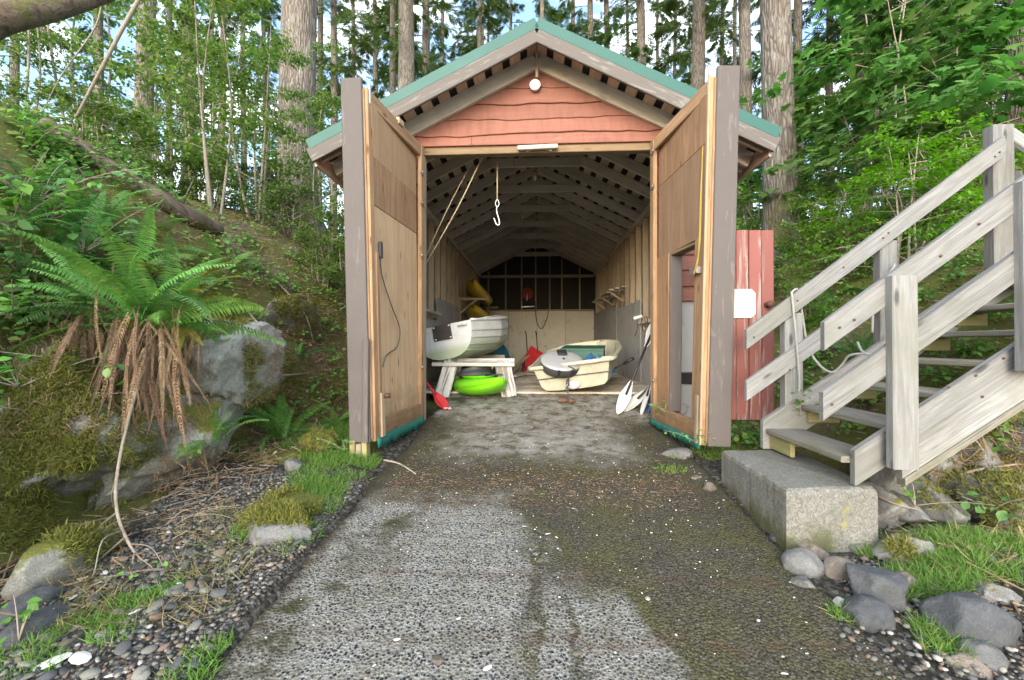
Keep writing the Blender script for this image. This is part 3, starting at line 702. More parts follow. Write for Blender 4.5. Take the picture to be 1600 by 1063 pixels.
# railings
def rail(pa, pb, y, h): return plumb('rail', at(*pa, y), at(*pb, y), h, .036, M['weather'])
rail((1165, 531), (1567, 229), YF-.02, .148)
rail((1165, 611), (1640, 276), YF-.02, .148)
rail((1285, 526), (1700, 225), YN-.055, .157)
rail((1283, 635), (1700, 334), YN-.055, .157)
def post(px0, px1, py_t, py_b, y, tt=.085):
    a, b = at(px0, py_t, y), at(px1, py_t, y); q = at((px0+px1)/2, py_b, y)
    x = (a.x+b.x)/2
    return board('post', (x, y, q.z), (x, y, a.z), b.x-a.x, tt, M['weather'], st, (0,-1,0))
post(1388, 1428, 432, 732, YN-.095, .06)
post(1590, 1640, 285, 580, YN-.095, .06)
post(1222, 1250, 490, 640, YF+.03, .08)
post(1369, 1396, 378, 560, YF+.03, .08)
post(1543, 1576, 199, 420, YF+.06, .09)
bv, bf = lathe_vf([(.007, 0), (.007, .003), (.003, .005)], 8); BOLT = mesh('bolt', bv, bf, M['rust'])
for (px, py, y) in ((1238, 478, YF-.04), (1246, 470, YF-.04), (1178, 527, YF-.04), (1234, 578, YF-.04), (1380, 372, YF-.04), (1388, 364, YF-.04), (1318, 418, YF-.04), (1555, 245, YF-.04), (1562, 238, YF-.04), (1395, 462, YN-.115), (1412, 478, YN-.115), (1397, 566, YN-.115), (1412, 580, YN-.115), (1398, 668, YN-.115), (1410, 690, YN-.115), (1400, 704, YN-.115), (1312, 512, YN-.078), (1335, 500, YN-.078), (1470, 400, YN-.078), (1482, 605, YN-.022), (1525, 587, YN-.022), (1535, 620, YN-.022), (1434, 670, YN-.022), (1568, 560, YN-.022), (1300, 632, YN-.078), (1530, 350, YN-.078)):
    link(bpy.data.objects.new('bolt', BOLT), st, Matrix.Translation(at(px, py, y)) @ Matrix.Rotation(math.radians(90), 4, 'X'))
# upper landing with its own rail
lz = stz(1.70+RUN*11)+.03
for i in range(5): board('landing_board', (4.56+.145*i, 2.5, lz), (4.56+.145*i, 4.2, lz), .138, .036, M['tread'], st, (0,0,1))
board('rail', at(1571, 205, 3.62), at(1690, 285, 3.2), .118, .036, M['weather'], st, (0,-1,0))
board('rail', at(1578, 285, 3.62), at(1690, 360, 3.2), .10, .036, M['weather'], st, (0,-1,0))
post(1575, 1590, 270, 460, YF+.16, .08)
# rope over the far railing
pts = [at(1237, 457, YF-.05), at(1243, 520, YF-.06), at(1249, 590, YF-.06), at(1248, 612, YF-.06)]
rp = thing('mooring_rope', 'pale grey rope looped over the lower railing of the stairs', 'rope', at(1237, 457, YF))
tube('rope_tail', pts, .0085, M['greyrope'], rp, 8)
tube('rope_loop', [at(1236, 458, YF-.05), at(1246, 453, YF+.0), at(1252, 482, YF+.02), at(1262, 540, YF+.01), at(1280, 570, YF-.07), at(1300, 582, YF-.10), at(1316, 570, YF-.13), at(1327, 556, YF-.18), at(1350, 553, YF-.25), at(1368, 556, YF-.3), at(1348, 550, YF-.2), at(1340, 535, YF-.1)], .0085, M['greyrope'], rp, 8)
tube('rope_upper', [at(1363, 520, YF-.05), at(1366, 470, YF-.05), at(1380, 440, YF-.05), at(1395, 420, YF-.05), at(1398, 413, YF-.04)], .0085, M['greyrope'], rp, 8)

# ------------------------------------------------------------------ hull builder
def hull_vf(L, secs, ns=7, nl=18, thick=.02, transom=True):
    """secs: list of (t, halfbeam, depth, sheer, keel) interpolated; open hull with inside; x = along"""
    T = [s_[0] for s_ in secs]
    def val(t_, k): return float(np.interp(t_, T, [s_[k] for s_ in secs]))
    V, F = [], []
    m = 2*ns+1
    for layer, th in ((0, 0), (1, thick)):
        for i in range(nl+1):
            t_ = i/nl; hb = max(val(t_, 1)-th, .004); sh = val(t_, 3); kl = min(val(t_, 4)+th, sh-.004)
            for j in range(m):
                a = (j-ns)/ns; s_ = abs(a)
                y = hb*math.sin(min(1, s_*1.04)*math.pi/2)**.8 if False else hb*(1-(1-s_)**2.0)
                z = kl+(sh-kl)*s_**2.2
                V.append((L*t_ + (th if i == 0 else (-th if i == nl else 0)), math.copysign(y, a), z))
    A = (nl+1)*m
    for i in range(nl):
        for j in range(m-1):
            a = i*m+j; F.append((a, a+m, a+m+1, a+1)); b = A+a; F.append((b, b+1, b+m+1, b+m))
    for i in range(nl):
        for j in (0, m-1):
            a = i*m+j; b = A+a; F.append((a, b, b+m, a+m))
    for i in (0, nl):
        for j in range(m-1): a = i*m+j
    F.append(tuple(range(m))); F.append(tuple(range(nl*m, nl*m+m))[::-1])
    F.append(tuple(range(A, A+m))[::-1]); F.append(tuple(range(A+nl*m, A+nl*m+m)))
    F.append((0, A, A+m-1, m-1)); F.append((nl*m, A+nl*m, A+nl*m+m-1, nl*m+m-1))
    return V, F
def orient(loc, yaw, roll=0, pitch=0):
    return Matrix.Translation(loc) @ Matrix.Rotation(math.radians(yaw), 4, 'Z') @ Matrix.Rotation(math.radians(pitch), 4, 'Y') @ Matrix.Rotation(math.radians(roll), 4, 'X')

# white lapstrake dinghy on trestles, stern to the door
t = NT('white_hull_green_below'); c = t.coord('Object'); z = t.new('SeparateXYZ', Vector=c).outputs['Z']
col = t.mix(t.math('MULTIPLY', t.mask(t.math('ADD', z, t.math('MULTIPLY_ADD', t.noise(c, 4, 5), .1, -.05)), .20, .10), .75), t.mix(t.math('MULTIPLY', t.mask(t.noise(c, 7, 7, .75), .45, .7), .5), (.56,.57,.58), (.36,.36,.31)), (.27,.34,.19))
MH = t.out(col, .4)
LB = 2.0; stern = Vector((-1.20, 6.05, 1.20))
Mb = orient(stern, 78, -10, -2)
db = thing('dinghy', 'white lapstrake dinghy lying stern-first on the white trestle', 'dinghy', M=Mb)
secs = [(0, .42, 0, .46, .0), (.15, .50, 0, .455, -.03), (.4, .60, 0, .45, -.05), (.65, .57, 0, .48, -.03), (.85, .36, 0, .55, .08), (.95, .17, 0, .60, .22), (1, .03, 0, .63, .36)]
V, F = hull_vf(LB, secs, 8, 22, .022)
obj('hull', mesh('hull', V, F, MH, False), db, Mb)
T_ = [s_[0] for s_ in secs]
for sd_ in (-1, 1):                                   # lapped strakes and gunwale
    for fr in (.45, .60, .73, .85):
        P_ = []
        for i in range(15):
            q = i/14*.97; hb = np.interp(q, T_, [s_[1] for s_ in secs]); sh = np.interp(q, T_, [s_[3] for s_ in secs]); kl = np.interp(q, T_, [s_[4] for s_ in secs])
            P_.append(Mb @ Vector((LB*q, sd_*(hb*(1-(1-fr)**2)+.004), kl+(sh-kl)*fr**2.2)))
        tube('strake', P_, .007, MH, db, 6, 1)
    P_ = [Mb @ Vector((LB*q, sd_*(np.interp(q, T_, [s_[1] for s_ in secs])+.006), np.interp(q, T_, [s_[3] for s_ in secs]))) for q in np.linspace(0, .99, 14)]
    tube('gunwale', P_, .018, M['white'], db, 8, 1)
def locb(x, y, z): return Mb @ Vector((x, y, z))
board('motor_pad', locb(-.014, .13, .36), locb(-.014, -.13, .36), .20, .02, M['darkplate'], db, Mb.to_3x3() @ Vector((-1,0,0)))
for yk, zk in ((.11,.44), (-.11,.44), (.11,.28), (-.11,.28)):
    V, F = lathe_vf([(.014, 0), (.014, .006), (.006, .01)], 10); obj('bolt', mesh('bolt', V, F, M['steel']), db, Mb @ Matrix.Translation((-.024, yk, zk)) @ Matrix.Rotation(math.radians(-90), 4, 'Y'))
for yk in (-.30, .30): tube('handle', [locb(-.01, yk-.06, .405), locb(-.04, yk-.05, .405), locb(-.045, yk, .405), locb(-.04, yk+.05, .405), locb(-.01, yk+.06, .405)], .008, M['steel'], db, 8, 4)
board('skeg', locb(.05, 0, -.035), locb(1.1, 0, -.065), .07, .03, M['white'], db, Mb.to_3x3() @ Vector((0,1,0)))
board('thwart', locb(.9, -.52, .32), locb(.9, .52, .32), .2, .025, M['tread'], db, (0,0,1))

# trestle
tr = thing('trestle', 'flaking white wooden trestle with wide splayed legs under the dinghy', 'trestle', (-.9, 6.3, .72))
for y, z in ((6.12, 1.128), (6.40, 1.175)): board('beam', (at(676, 565, y).x, y, z), (at(804, 568, y).x, y, z), .10, .05, M['whitewood'], tr, (0,1,0) if False else (0,0,1))
for px_t, px_b, yt, yb_ in ((706, 690, 6.16, 6.02), (786, 796, 6.16, 6.02), (712, 703, 6.36, 6.52), (784, 797, 6.36, 6.52)):
    a, b = at(px_t, 560, yt), at(px_b, 560, yb_)
    board('leg', (a.x, yt-.02, 1.16), (b.x, yb_, float(prof(yb_))+.005), .20, .03, M['whitewood'], tr, (0, -1 if yb_ < 6.2 else 1, .2))
# second support deeper in
t2 = thing('back_trestle', 'rough timber trestle under the dinghy bow', 'trestle', (-1.0, 7.7, .75))
board('beam', (-1.62, 7.75, 1.17), (-.55, 7.75, 1.17), .10, .09, M['rough'], t2, (0,0,1))
for x, dx in ((-1.45, -.1), (-.7, .1)):
    for dy in (-.16, .16): board('leg', (x, 7.75+dy*.2, 1.14), (x+dx, 7.75+dy, .755), .09, .04, M['rough'], t2, (0,1,0))

# kayaks
def kayak_parts(root, Mx, L, hb, dep, mat, cockpit=True, seatmat=None):
    V, F = [], []; nl, m = 22, 16
    for i in range(nl+1):
        q = i/nl; s_ = math.sin(math.pi*min(max(q, .0), 1.))**.75 if 0 < q < 1 else 0
        b = max(hb*s_, .006); up = .10*abs(2*q-1)**2.5
        for k in range(m):
            a = 2*math.pi*k/m; cc, ss = math.cos(a), math.sin(a)
            y = b*math.copysign(abs(cc)**.8, cc); z = dep*.5*math.copysign(abs(ss)**.7, ss)*(s_**.6 if s_ > 0 else 0)*(1.0 if ss < 0 else .8)
            V.append((L*(q-.5), y, z+up+dep*.5))
    for i in range(nl):
        for k in range(m): F.append((i*m+k, i*m+(k+1)%m, (i+1)*m+(k+1)%m, (i+1)*m+k))
    F += [tuple(range(m))[::-1], tuple(range(nl*m, nl*m+m))]
    obj('hull', mesh('hull', V, [q[::-1] for q in F], mat, True), root, Mx)
    P_ = [Mx @ Vector((L*(q-.5), hb*(math.sin(math.pi*q)**.75)*1.01, dep*.5+.10*abs(2*q-1)**2.5)) for q in np.linspace(.02, .98, 16)]
    Pm = [Mx @ Vector((L*(q-.5), -hb*(math.sin(math.pi*q)**.75)*1.01, dep*.5+.10*abs(2*q-1)**2.5)) for q in np.linspace(.02, .98, 16)]
    tube('seam', P_, .008, mat, root, 6, 2); tube('seam', Pm, .008, mat, root, 6, 2)
    if cockpit:
        ring = [Mx @ Vector((.42*math.cos(a)*L*.42, hb*.62*math.sin(a), dep*.90)) for a in np.linspace(0, 2*math.pi, 20)]
        tube('cockpit_rim', ring, .016, M['black'], root, 8, 2)
        V, F = lathe_vf([(.9, 0), (1, .004)], 24, .42*L*.42*.97, hb*.60); obj('cockpit_opening', mesh('cockpit_opening', V, F, M['charcoal']), root, Mx @ Matrix.Translation((0, 0, dep*.885)))
c_ = at(745, 622, 5.95); Mk = orient((-.80, 6.20, .700), 119, 0, 3)
gk = thing('kayak', 'small lime green kayak with grey seat on the floor under the dinghy', 'kayak', M=Mk)
kayak_parts(gk, Mk, 1.6, .31, .27, M['lime'], False)
# seat well and backrest
V, F = lathe_vf([(.86, 0), (.9, .012), (1.0, .03), (1.0, .035), (.7, .02), (.3, -.01)], 22, .32, .22); obj('seat', mesh('seat', V, F, M['lime'], True), gk, Mk @ Matrix.Translation((.0, 0, .235)))
V, F = lathe_vf([(1, 0), (1.02, .02), (.9, .055), (.6, .08), (.1, .09)], 24, .24, .25); obj('seat_pad', mesh('seat_pad', V, F, M['charcoal'], True), gk, Mk @ Matrix.Translation((.12, 0, .27)))
V, F = [], []
for i in range(9):
    a = -1+2*i/8
    for (k, zz) in enumerate((0, .10, .17)): V.append((-.24*(1-a*a*.5)+k*-.03, .21*a, zz*(1-.35*a*a)))
for i in range(8):
    for k in range(2): b = i*3+k; F.append((b, b+3, b+4, b+1))
me = mesh('backrest', V, F, M['charcoal'], True); o = obj('backrest', me, gk, Mk @ Matrix.Translation((.22, 0, .25))); md = o.modifiers.new('s', 'SOLIDIFY'); md.thickness = .03
tube('strap', [Mk @ Vector((-.55, -.12, .28)), Mk @ Vector((-.5, .0, .285)), Mk @ Vector((-.55, .12, .28))], .012, M['black'], gk, 6)
tube('strap', [Mk @ Vector((-.02, -.335, .15)), Mk @ Vector((.0, -.30, .25)), Mk @ Vector((.05, -.2, .27))], .010, M['black'], gk, 6)

# yellow kayaks on a wall rack
rk = thing('kayak_rack', 'pine bracket rack on the left wall holding yellow kayaks', 'rack', (-1.7, 10.3, 1.7))
for y in (10.0, 12.4):
    board('upright', (-WX+.02, y, 1.55), (-WX+.02, y, 2.44), .06, .04, M['palewood'], rk, (0,-1,0))
    for z in (2.40, 1.86): board('arm', (-WX+.02, y-.03, z), (-1.06, y-.03, z), .05, .04, M['palewood'], rk, (0,-1,0)); board('brace', (-WX+.03, y-.03, z-.32), (-1.32, y-.03, z-.02), .045, .035, M['palewood'], rk, (0,-1,0))
for (lx, z, r, lab) in ((-1.42, 2.44, 28, 'yellow kayak on the upper arms of the wall rack'), (-1.36, 1.90, 12, 'yellow kayak on the lower arms of the wall rack')):
    Mx = orient((lx, 10.7, z), 90, r, 2)
    ky = thing('kayak', lab, 'kayak', M=Mx, group='yellow kayaks on the rack'); kayak_parts(ky, Mx, 3.0, .30, .30, M['yellow'])

# cream dinghy, blunt bow to the door
Mc = orient((.50, 5.98, .80), 79, -8, -5)
cb = thing('dinghy', 'cream fibreglass dinghy with blunt end facing the doorway, full of gear', 'dinghy', M=Mc)
V, F = [], []; nl = 14; sect = [(-1, 1), (-.965, .86), (-.92, .55), (-.86, .2), (-.76, .05), (-.4, .0), (0, -.01), (.4, .0), (.76, .05), (.86, .2), (.92, .55), (.965, .86), (1, 1)]
m = len(sect)
def cstat(q):
    hb = np.interp(q, [0, .1, .5, .8, .93, 1], [.50, .54, .60, .56, .42, .26]); dep = np.interp(q, [0, .4, 1], [.36, .36, .44]); rk_ = np.interp(q, [0, .15, .8, 1], [.02, 0, .02, .14]); return hb, dep, rk_
Lc = 2.05
for lay, th in ((0, 0), (1, .03)):
    for i in range(nl+1):
        q = i/nl; hb, dep, rk_ = cstat(q)
        xo = np.interp(q, [0, .05], [.0, .0])
        for (a, b) in sect: V.append((Lc*q + (-(b)*.09 if i == 0 else 0)+(th if i == 0 else (-th if i == nl else 0)), a*(hb-th), rk_+th*(1-b)+b*(dep-rk_)))
A = (nl+1)*m
for i in range(nl):
    for j in range(m-1): a = i*m+j; F.append((a, a+m, a+m+1, a+1)); b = A+a; F.append((b, b+1, b+m+1, b+m))
    for j in (0, m-1): a = i*m+j; b = A+a; F.append((a, b, b+m, a+m))
F += [tuple(range(m)), tuple(range(nl*m, nl*m+m))[::-1], tuple(range(A, A+m))[::-1], tuple(range(A+nl*m, A+nl*m+m))]
obj('hull', mesh('hull', V, F, M['cream']), cb, Mc)
rim = [(Lc*q+(-.10 if q == 0 else 0), cstat(q)[0]+.02, cstat(q)[1]) for q in np.linspace(0, 1, 14)]
full = [Mc @ Vector((x, -y, z)) for x, y, z in rim[::-1]] + [Mc @ Vector((-.115, 0, .362))] + [Mc @ Vector(p_) for p_ in rim] + [Mc @ Vector((Lc+.02, 0, .44))]
full.append(full[0]); tube('gunwale', full, .028, M['cream'], cb, 8, 2)
board('rub_strake', Mc @ Vector((-.058, -.49, .2)), Mc @ Vector((-.058, .49, .2)), .014, .012, M['charcoal'], cb, Mc.to_3x3() @ Vector((-1,0,0)))
board('thwart', Mc @ Vector((1.0, -.55, .27)), Mc @ Vector((1.0, .55, .27)), .28, .03, M['cream'], cb, (0,0,1))
V, F = lathe_vf([(1, 0), (.9, .01), (.3, .014)], 20, .10, .06); obj('worn_patch', mesh('worn_patch', V, F, M['white'], True), cb, Mc @ Matrix.Translation((-.035, .02, .075)) @ Matrix.Rotation(math.radians(-104), 4, 'Y') @ Matrix.Rotation(math.radians(90), 4, 'Z'))
# chain of mussels hung on the front
V0, F0 = lathe_vf([(.2, -1), (.8, -.6), (1, 0), (.8, .6), (.2, 1)], 6)
def cluster(name, n, ctr, spread, s_, mat, seed, Mx):
    r = np.random.default_rng(seed); C_ = r.normal(0, 1, (n, 3))*spread; D_ = r.normal(0, 1, (n, 3)); R_ = frames(D_, r.normal(0, 1, (n, 3)))
    V_, F_ = scatter(V0, F0, R_, C_, s_*(.7+.6*r.random(n)))
    return obj(name, mesh_np(name, V_, F_, mat, True), None, Mx)
ch_ = at(887, 598, 5.86)
o = thing('chain', 'dark heap of chain hanging over the bow of the cream dinghy', 'chain', ch_)
for i in range(9):
    a = Matrix.Translation(ch_+Vector((.012*math.sin(i*2.4), -.01-.006*(i%2), .06-.022*i))) @ Euler((i*1.1, .6*i, i*.9)).to_matrix().to_4x4()
    V, F = [], []
    ring = [(.022*math.cos(q), .014*math.sin(q), 0) for q in np.linspace(0, 2*math.pi, 11)]
    V, F = tube_vf([Vector(p_) for p_ in ring], .0055, 6, False); obj('link', mesh('link', V, F, M['charcoal'], True), o, a)
# silver oval lidded pod
Mp = orient(at(878, 566, 5.98), 10, 0, 0) @ Matrix.Rotation(math.radians(33), 4, 'X')
pod = thing('oval_pod', 'oval silver lid on a charcoal base, tilted over the cream dinghy rim', 'pod', M=Mp)
V, F = lathe_vf([(.7, -.13), (.92, -.11), (1.0, -.05), (1.02, 0), (1.02, .012)], 40, .275, .22); obj('base', mesh('base', V, F, M['charcoal'], True), pod, Mp)
V, F = lathe_vf([(1.03, .012), (1.035, .026), (1.0, .036), (.88, .046), (.6, .054), (.3, .058), (.05, .059)], 40, .275, .22); obj('lid', mesh('lid', V, F, M['silver'], True), pod, Mp)
board('handle', Mp @ Vector((-.045, .12, .070)), Mp @ Vector((.075, .12, .070)), .11, .035, M['black'], pod, Mp.to_3x3() @ Vector((0,0,1)))
board('vent', Mp @ Vector((.0, -.01, .062)), Mp @ Vector((.03, -.01, .062)), .03, .012, M['black'], pod, Mp.to_3x3() @ Vector((0,0,1)))
for x, y in ((-.08, -.222), (.09, -.215)): board('latch', Mp @ Vector((x, y, -.05)), Mp @ Vector((x, y, .03)), .035, .02, M['black'], pod, Mp.to_3x3() @ Vector((0,-1,0)))
tube('hook_strap', [Mp @ Vector((.10, -.225, -.05)), Mp @ Vector((.13, -.23, .02)), Mp @ Vector((.09, -.20, .05)), Mp @ Vector((.04, -.17, .055))], .008, M['black'], pod, 6)
# gear in the dinghy: crumpled tarp, crate, oars
def crumple(name, sx, sy, h, seed, mat, Mx, n=26):
    V, F = [], []
    for i in range(n+1):
        for j in range(n+1):
            a, b = i/n*2-1, j/n*2-1; e = max(0, 1-a**4)*max(0, 1-b**4)
            q = abs(noise.noise((a*2.3+seed, b*2.3, 0)))*.7+abs(noise.noise((a*6+seed, b*6, 1)))*.3
            V.append((a*sx+.02*noise.noise((a*5, b*5, seed)), b*sy+.02*noise.noise((b*5, a*5, seed)), e*h*(.55+q)))
    for i in range(n):
        for j in range(n): a = i*(n+1)+j; F.append((a, a+n+1, a+n+2, a+1))
    return obj(name, mesh(name, V, F, mat, True), None, Mx)
tag(crumple('tarp', .45, .40, .22, 3, M['bluetarp'], Mc @ Matrix.Translation((.62, -.12, .13))), 'crumpled blue tarp in the cream dinghy', 'tarp')
gb = thing('lidded_bin', 'dark green storage bin lying in the cream dinghy', 'bin', M=Mc @ Matrix.Translation((1.25, .05, .28)))
mg = plain('dark_green_plastic', (.03,.10,.075), .5); mg2 = plain('bright_green_plastic', (.08,.36,.12), .5)
board('body', Mc @ Vector((1.02, -.05, .34)), Mc @ Vector((1.55, -.05, .34)), .62, .16, mg, gb, (0,0,1)); board('lid', Mc @ Vector((1.0, -.05, .43)), Mc @ Vector((1.57, -.05, .43)), .66, .03, mg, gb, (0,0,1))
fr_ = obj('flying_disc', mesh('flying_disc', *lathe_vf([(1, -.02), (1.02, 0), (.95, .018), (.7, .024), (.1, .026)], 26, .13, .13), mg2, True), None, Mc @ Matrix.Translation((.93, .26, .42))); tag(fr_, 'bright green plastic disc on top of gear in the cream dinghy', 'disc')
a, b = at(936, 590, 6.6), at(990, 560, 6.35)
oa = thing('oar', 'black oar shaft sticking out over the right side of the cream dinghy', 'oar', a)
tube('shaft', [a, b], .014, M['black'], oa); tube('grip', [a.lerp(b, .72), b], .02, M['black'], oa)
# brown boots heap on the floor
br = thing('old_boot', 'crumpled brown leather boot lying on the floor before the cream dinghy', 'boot', at(880, 632, 5.72))
b0 = at(880, 633, 5.74); b0.z = float(prof(5.74))+.0
for (dx, dy, s_, rr) in ((0, 0, (.085, .05, .055), .3), (.10, .01, (.06, .045, .05), -.5)):
    V, F = lathe_vf([(.2, -1), (.75, -.8), (1, -.2), (.92, .4), (.6, .85), (.15, 1)], 14)
    V = [Vector((x*s_[0]*(1+.3*noise.noise((x*2, y*2, dx*9))), y*s_[1], (z_+1)*s_[2]*.6*(1+.4*noise.noise((x*3, z_*3, 1))))) for x, y, z_ in V]
    obj('upper', mesh('upper', V, F, M['brownrag'], True), br, Matrix.Translation(b0+Vector((dx, dy, 0))) @ Matrix.Rotation(rr, 4, 'Z'))

# paddles leaning by the right door
def blade_mesh(name, L, w, mat, cup=.02):
    V, F = [], []; n = 12
    for i in range(n+1):
        q = i/n; h = w*(math.sin(math.pi*min(1, q*.93+.07))**.55)*(.35+.65*min(1, q*2.2))
        for k in range(5):
            a = -1+k/2; V.append((L*q, a*h, -cup*(1-a*a)+.01*abs(a)))
    for i in range(n):
        for k in range(4): b = i*5+k; F.append((b, b+5, b+6, b+1))
    return mesh(name, V, F, mat, True)
def paddle(lab, foot, head, bl, bw, mat, both=False, nrm=(-.5,-1,.2)):
    foot, head = Vector(foot), Vector(head); d = (head-foot).normalized()
    pd = thing('paddle', lab, 'paddle', foot, 'paddles leaning by the right door')
    a = foot+d*bl*.55; b = head-(d*bl*.55 if both else Vector()); tube('shaft', [a, b], .014, M['black'], pd)
    for q, dd in ((a+d*bl*.42, -d),)+(((b-d*bl*.42, d),) if both else ()):
        o = obj('blade', blade_mesh('blade', bl, bw, mat), pd, Matrix.Translation(q) @ frame(dd, nrm)); md = o.modifiers.new('s', 'SOLIDIFY'); md.thickness = .008
    return pd
MWb = plain('white_blade', (.50,.51,.51), .4, dirt=.2)
fz = float(prof(5.35))+.01
paddle('double paddle with white blades and black shaft leaning inside the right door', (at(966, 655, 5.30).x, 5.30, fz), at(1028, 497, 5.72), .44, .068, MWb, True)
paddle('black-shafted paddle resting its white blade flat beside the doorway', (at(977, 652, 5.42).x, 5.42, fz+.01), at(1045, 575, 5.75), .42, .06, MWb, False, (-.6,-1,.5))
paddle('paddle with long white and blue blade nearest the right door', (at(1002, 655, 5.30).x, 5.30, fz), at(1030, 560, 5.62), .42, .05, MWb, False, (-1,-.35,.1))
paddle('paddle with dark blue blade standing behind the white ones', (at(1012, 650, 5.36).x, 5.36, fz), at(1036, 560, 5.66), .42, .05, plain('blue_blade', (.03,.09,.25), .4), False, (-1,-.35,.1))

# red shovel by the left door
a, b = at(699, 642, 5.38), at(668, 600, 5.55); a.z = float(prof(5.38))+.02
sv = thing('snow_shovel', 'red plastic shovel with pale edge lying beside the left door', 'shovel', a)
d = (b-a).normalized()
o = obj('scoop', blade_mesh('scoop', .30, .065, M['red'], .03), sv, Matrix.Translation(a+d*.30) @ frame(-d, (.1,-.6,.8))); o.modifiers.new('s', 'SOLIDIFY').thickness = .008
tube('handle', [a+d*.26, b+d*.45], .014, M['red'], sv); board('blade_edge', a+Vector((-.04,-.0,.01)), a+Vector((.04,.03,.01)), .03, .008, M['white'], sv, (0,-.6,.8))

# things under and behind the dinghy
om = thing('outboard_motor', 'black and white outboard motor lying under the dinghy', 'outboard motor', (-.72, 7.1, .75))
c0 = at(742, 577, 7.1)
V, F = lathe_vf([(.5, -.16), (.9, -.13), (1, 0), (.92, .1), (.6, .15)], 16, .17, .12); obj('cowl', mesh('cowl', V, F, M['black'], True), om, Matrix.Translation(c0) @ Euler((.4, 1.1, .2)).to_matrix().to_4x4())
board('cover_plate', c0+Vector((.02,-.13,.05)), c0+Vector((.15,-.13,.10)), .09, .02, M['white'], om, (0,-1,.2)); tube('leg', [c0+Vector((.1,0,-.03)), c0+Vector((.38,.05,-.2))], [.05,.035], M['charcoal'], om); tube('tiller', [c0+Vector((-.05,-.1,.08)), c0+Vector((-.25,-.14,.0))], .016, M['black'], om)
V, F = tube_vf([Vector((.13*math.cos(q), .0, .13*math.sin(q))) for q in np.linspace(0, 2*math.pi, 17)], .02, 8, False)
lf = obj('yellow_strap', mesh('yellow_strap', V, F, M['yellow'], True), None, Matrix.Translation(at(757, 574, 7.0)) @ Euler((.2,.3,.5)).to_matrix().to_4x4()); tag(lf, 'coiled yellow strap beside the outboard under the dinghy', 'strap')
V, F = lathe_vf([(1.0, 0), (1.0, .25), (.93, .45), (.74, .62), (.45, .72), (.1, .76)], 28, .27, .30); V = [Vector((x*(1+.05*noise.noise((x*6, y*6, z_*6))), y, z_*.92)) for x, y, z_ in V]
tag(obj('covered_drum', mesh('covered_drum', V, F, M['tealtarp'], True), None, Matrix.Translation((at(775, 560, 8.2).x, 8.2, .75))), 'rounded teal canvas cover behind the trestle', 'cover')
ht = thing('hand_cart', 'red two-wheeled hand cart against the back wall', 'hand cart', (at(832, 566, 10.3).x, 10.3, .75))
c0 = Vector((at(832, 560, 10.3).x, 10.3, .75))
board('tray', c0+Vector((-.12,0,.12)), c0+Vector((.10,.25,.52)), .34, .05, M['red'], ht, (.3,-1,.3)); board('toe_plate', c0+Vector((-.2,-.1,.1)), c0+Vector((.18,-.1,.1)), .18, .03, M['red'], ht, (0,-.4,1))
for s in (-1, 1):
    V, F = tube_vf([Vector((0, .10*math.cos(q), .10*math.sin(q))) for q in np.linspace(0, 2*math.pi, 17)], .03, 8, False); obj('wheel', mesh('wheel', V, F, M['black'], True), ht, Matrix.Translation(c0+Vector((s*.2, 0, .12))))
    tube('handle', [c0+Vector((s*.12, .2, .45)), c0+Vector((s*.12-.03, .35, .85)), c0+Vector((s*.12-.05, .3, .95))], .014, M['rust'], ht)
for i, (x0, y0, z0, x1, y1, z1, w) in enumerate(((-.35, 9.3, .80, .25, 9.35, .80, .16), (-.45, 8.7, .79, .05, 10.2, .83, .14), (-.2, 9.8, .85, .45, 9.7, .86, .10), (.1, 9.0, .79, .75, 9.15, .79, .18), (-.55, 9.9, .80, -.12, 10.6, 1.25, .12))):
    o = board('loose_plank', (x0, y0, z0), (x1, y1, z1), w, .035, M['rough'] if i % 2 else M['stud'], None, (0,-.2,1)); tag(o, ['wide plank lying across the back of the boathouse floor', 'long plank running back along the floor towards the cart', 'narrow plank on top of the lumber by the red cart', 'plank beside the cream dinghy at the back', 'slanting board propped beside the red hand cart'][i], 'plank', 'lumber at the back')

# wall ledges, shelf, reel, hanging things
for s, (y0, y1, z) in ((-1, (5.4, 7.3, 1.86)), (1, (5.5, 7.1, 1.70))):
    o = board('wall_ledge', (s*(WX-.10), y0, z), (s*(WX-.10), y1, z), .17, .05, M['rough'], None, (s*.35, 0, 1)); tag(o, 'rough timber ledge along the %s wall just inside the door' % ('left' if s < 0 else 'right'), 'ledge')
wr = thing('hanging_wires', 'dangling wires and white fitting below the right wall ledge', 'wires', at(990, 493, 6.0))
for k, (px, L) in enumerate(((994, 32), (1001, 14), (1007, 44), (1010, 12))):
    tube('wire', [at(px, 494, 6.0), at(px+2, 494+L*.5, 6.0), at(px-2+k, 494+L, 6.0)], .006, M['rust'], wr, 6)
board('fitting', at(990, 498, 5.9), at(1003, 494, 5.9), .04, .04, M['white'], wr, (0,-1,0))
sh = thing('wall_shelf', 'narrow slatted shelf on brackets high on the right wall', 'shelf', (1.5, 9.8, 2.4))
for i in range(3): board('slat', (1.68-.12*i, 8.9, 2.52-.03*i), (1.68-.12*i, 11.6, 2.52-.03*i), .09, .022, M['rough'], sh, (0,0,1))
for y in (9.1, 10.2, 11.3): board('bracket', (1.70, y, 2.25), (1.42, y, 2.45), .04, .03, M['girt'], sh, (0,-1,0)); board('arm', (1.70, y, 2.49), (1.38, y, 2.43), .04, .03, M['girt'], sh, (0,-1,0))
re_ = thing('red_reel', 'dark red reel hanging on the black back wall', 'reel', at(824, 459, BY-.1))
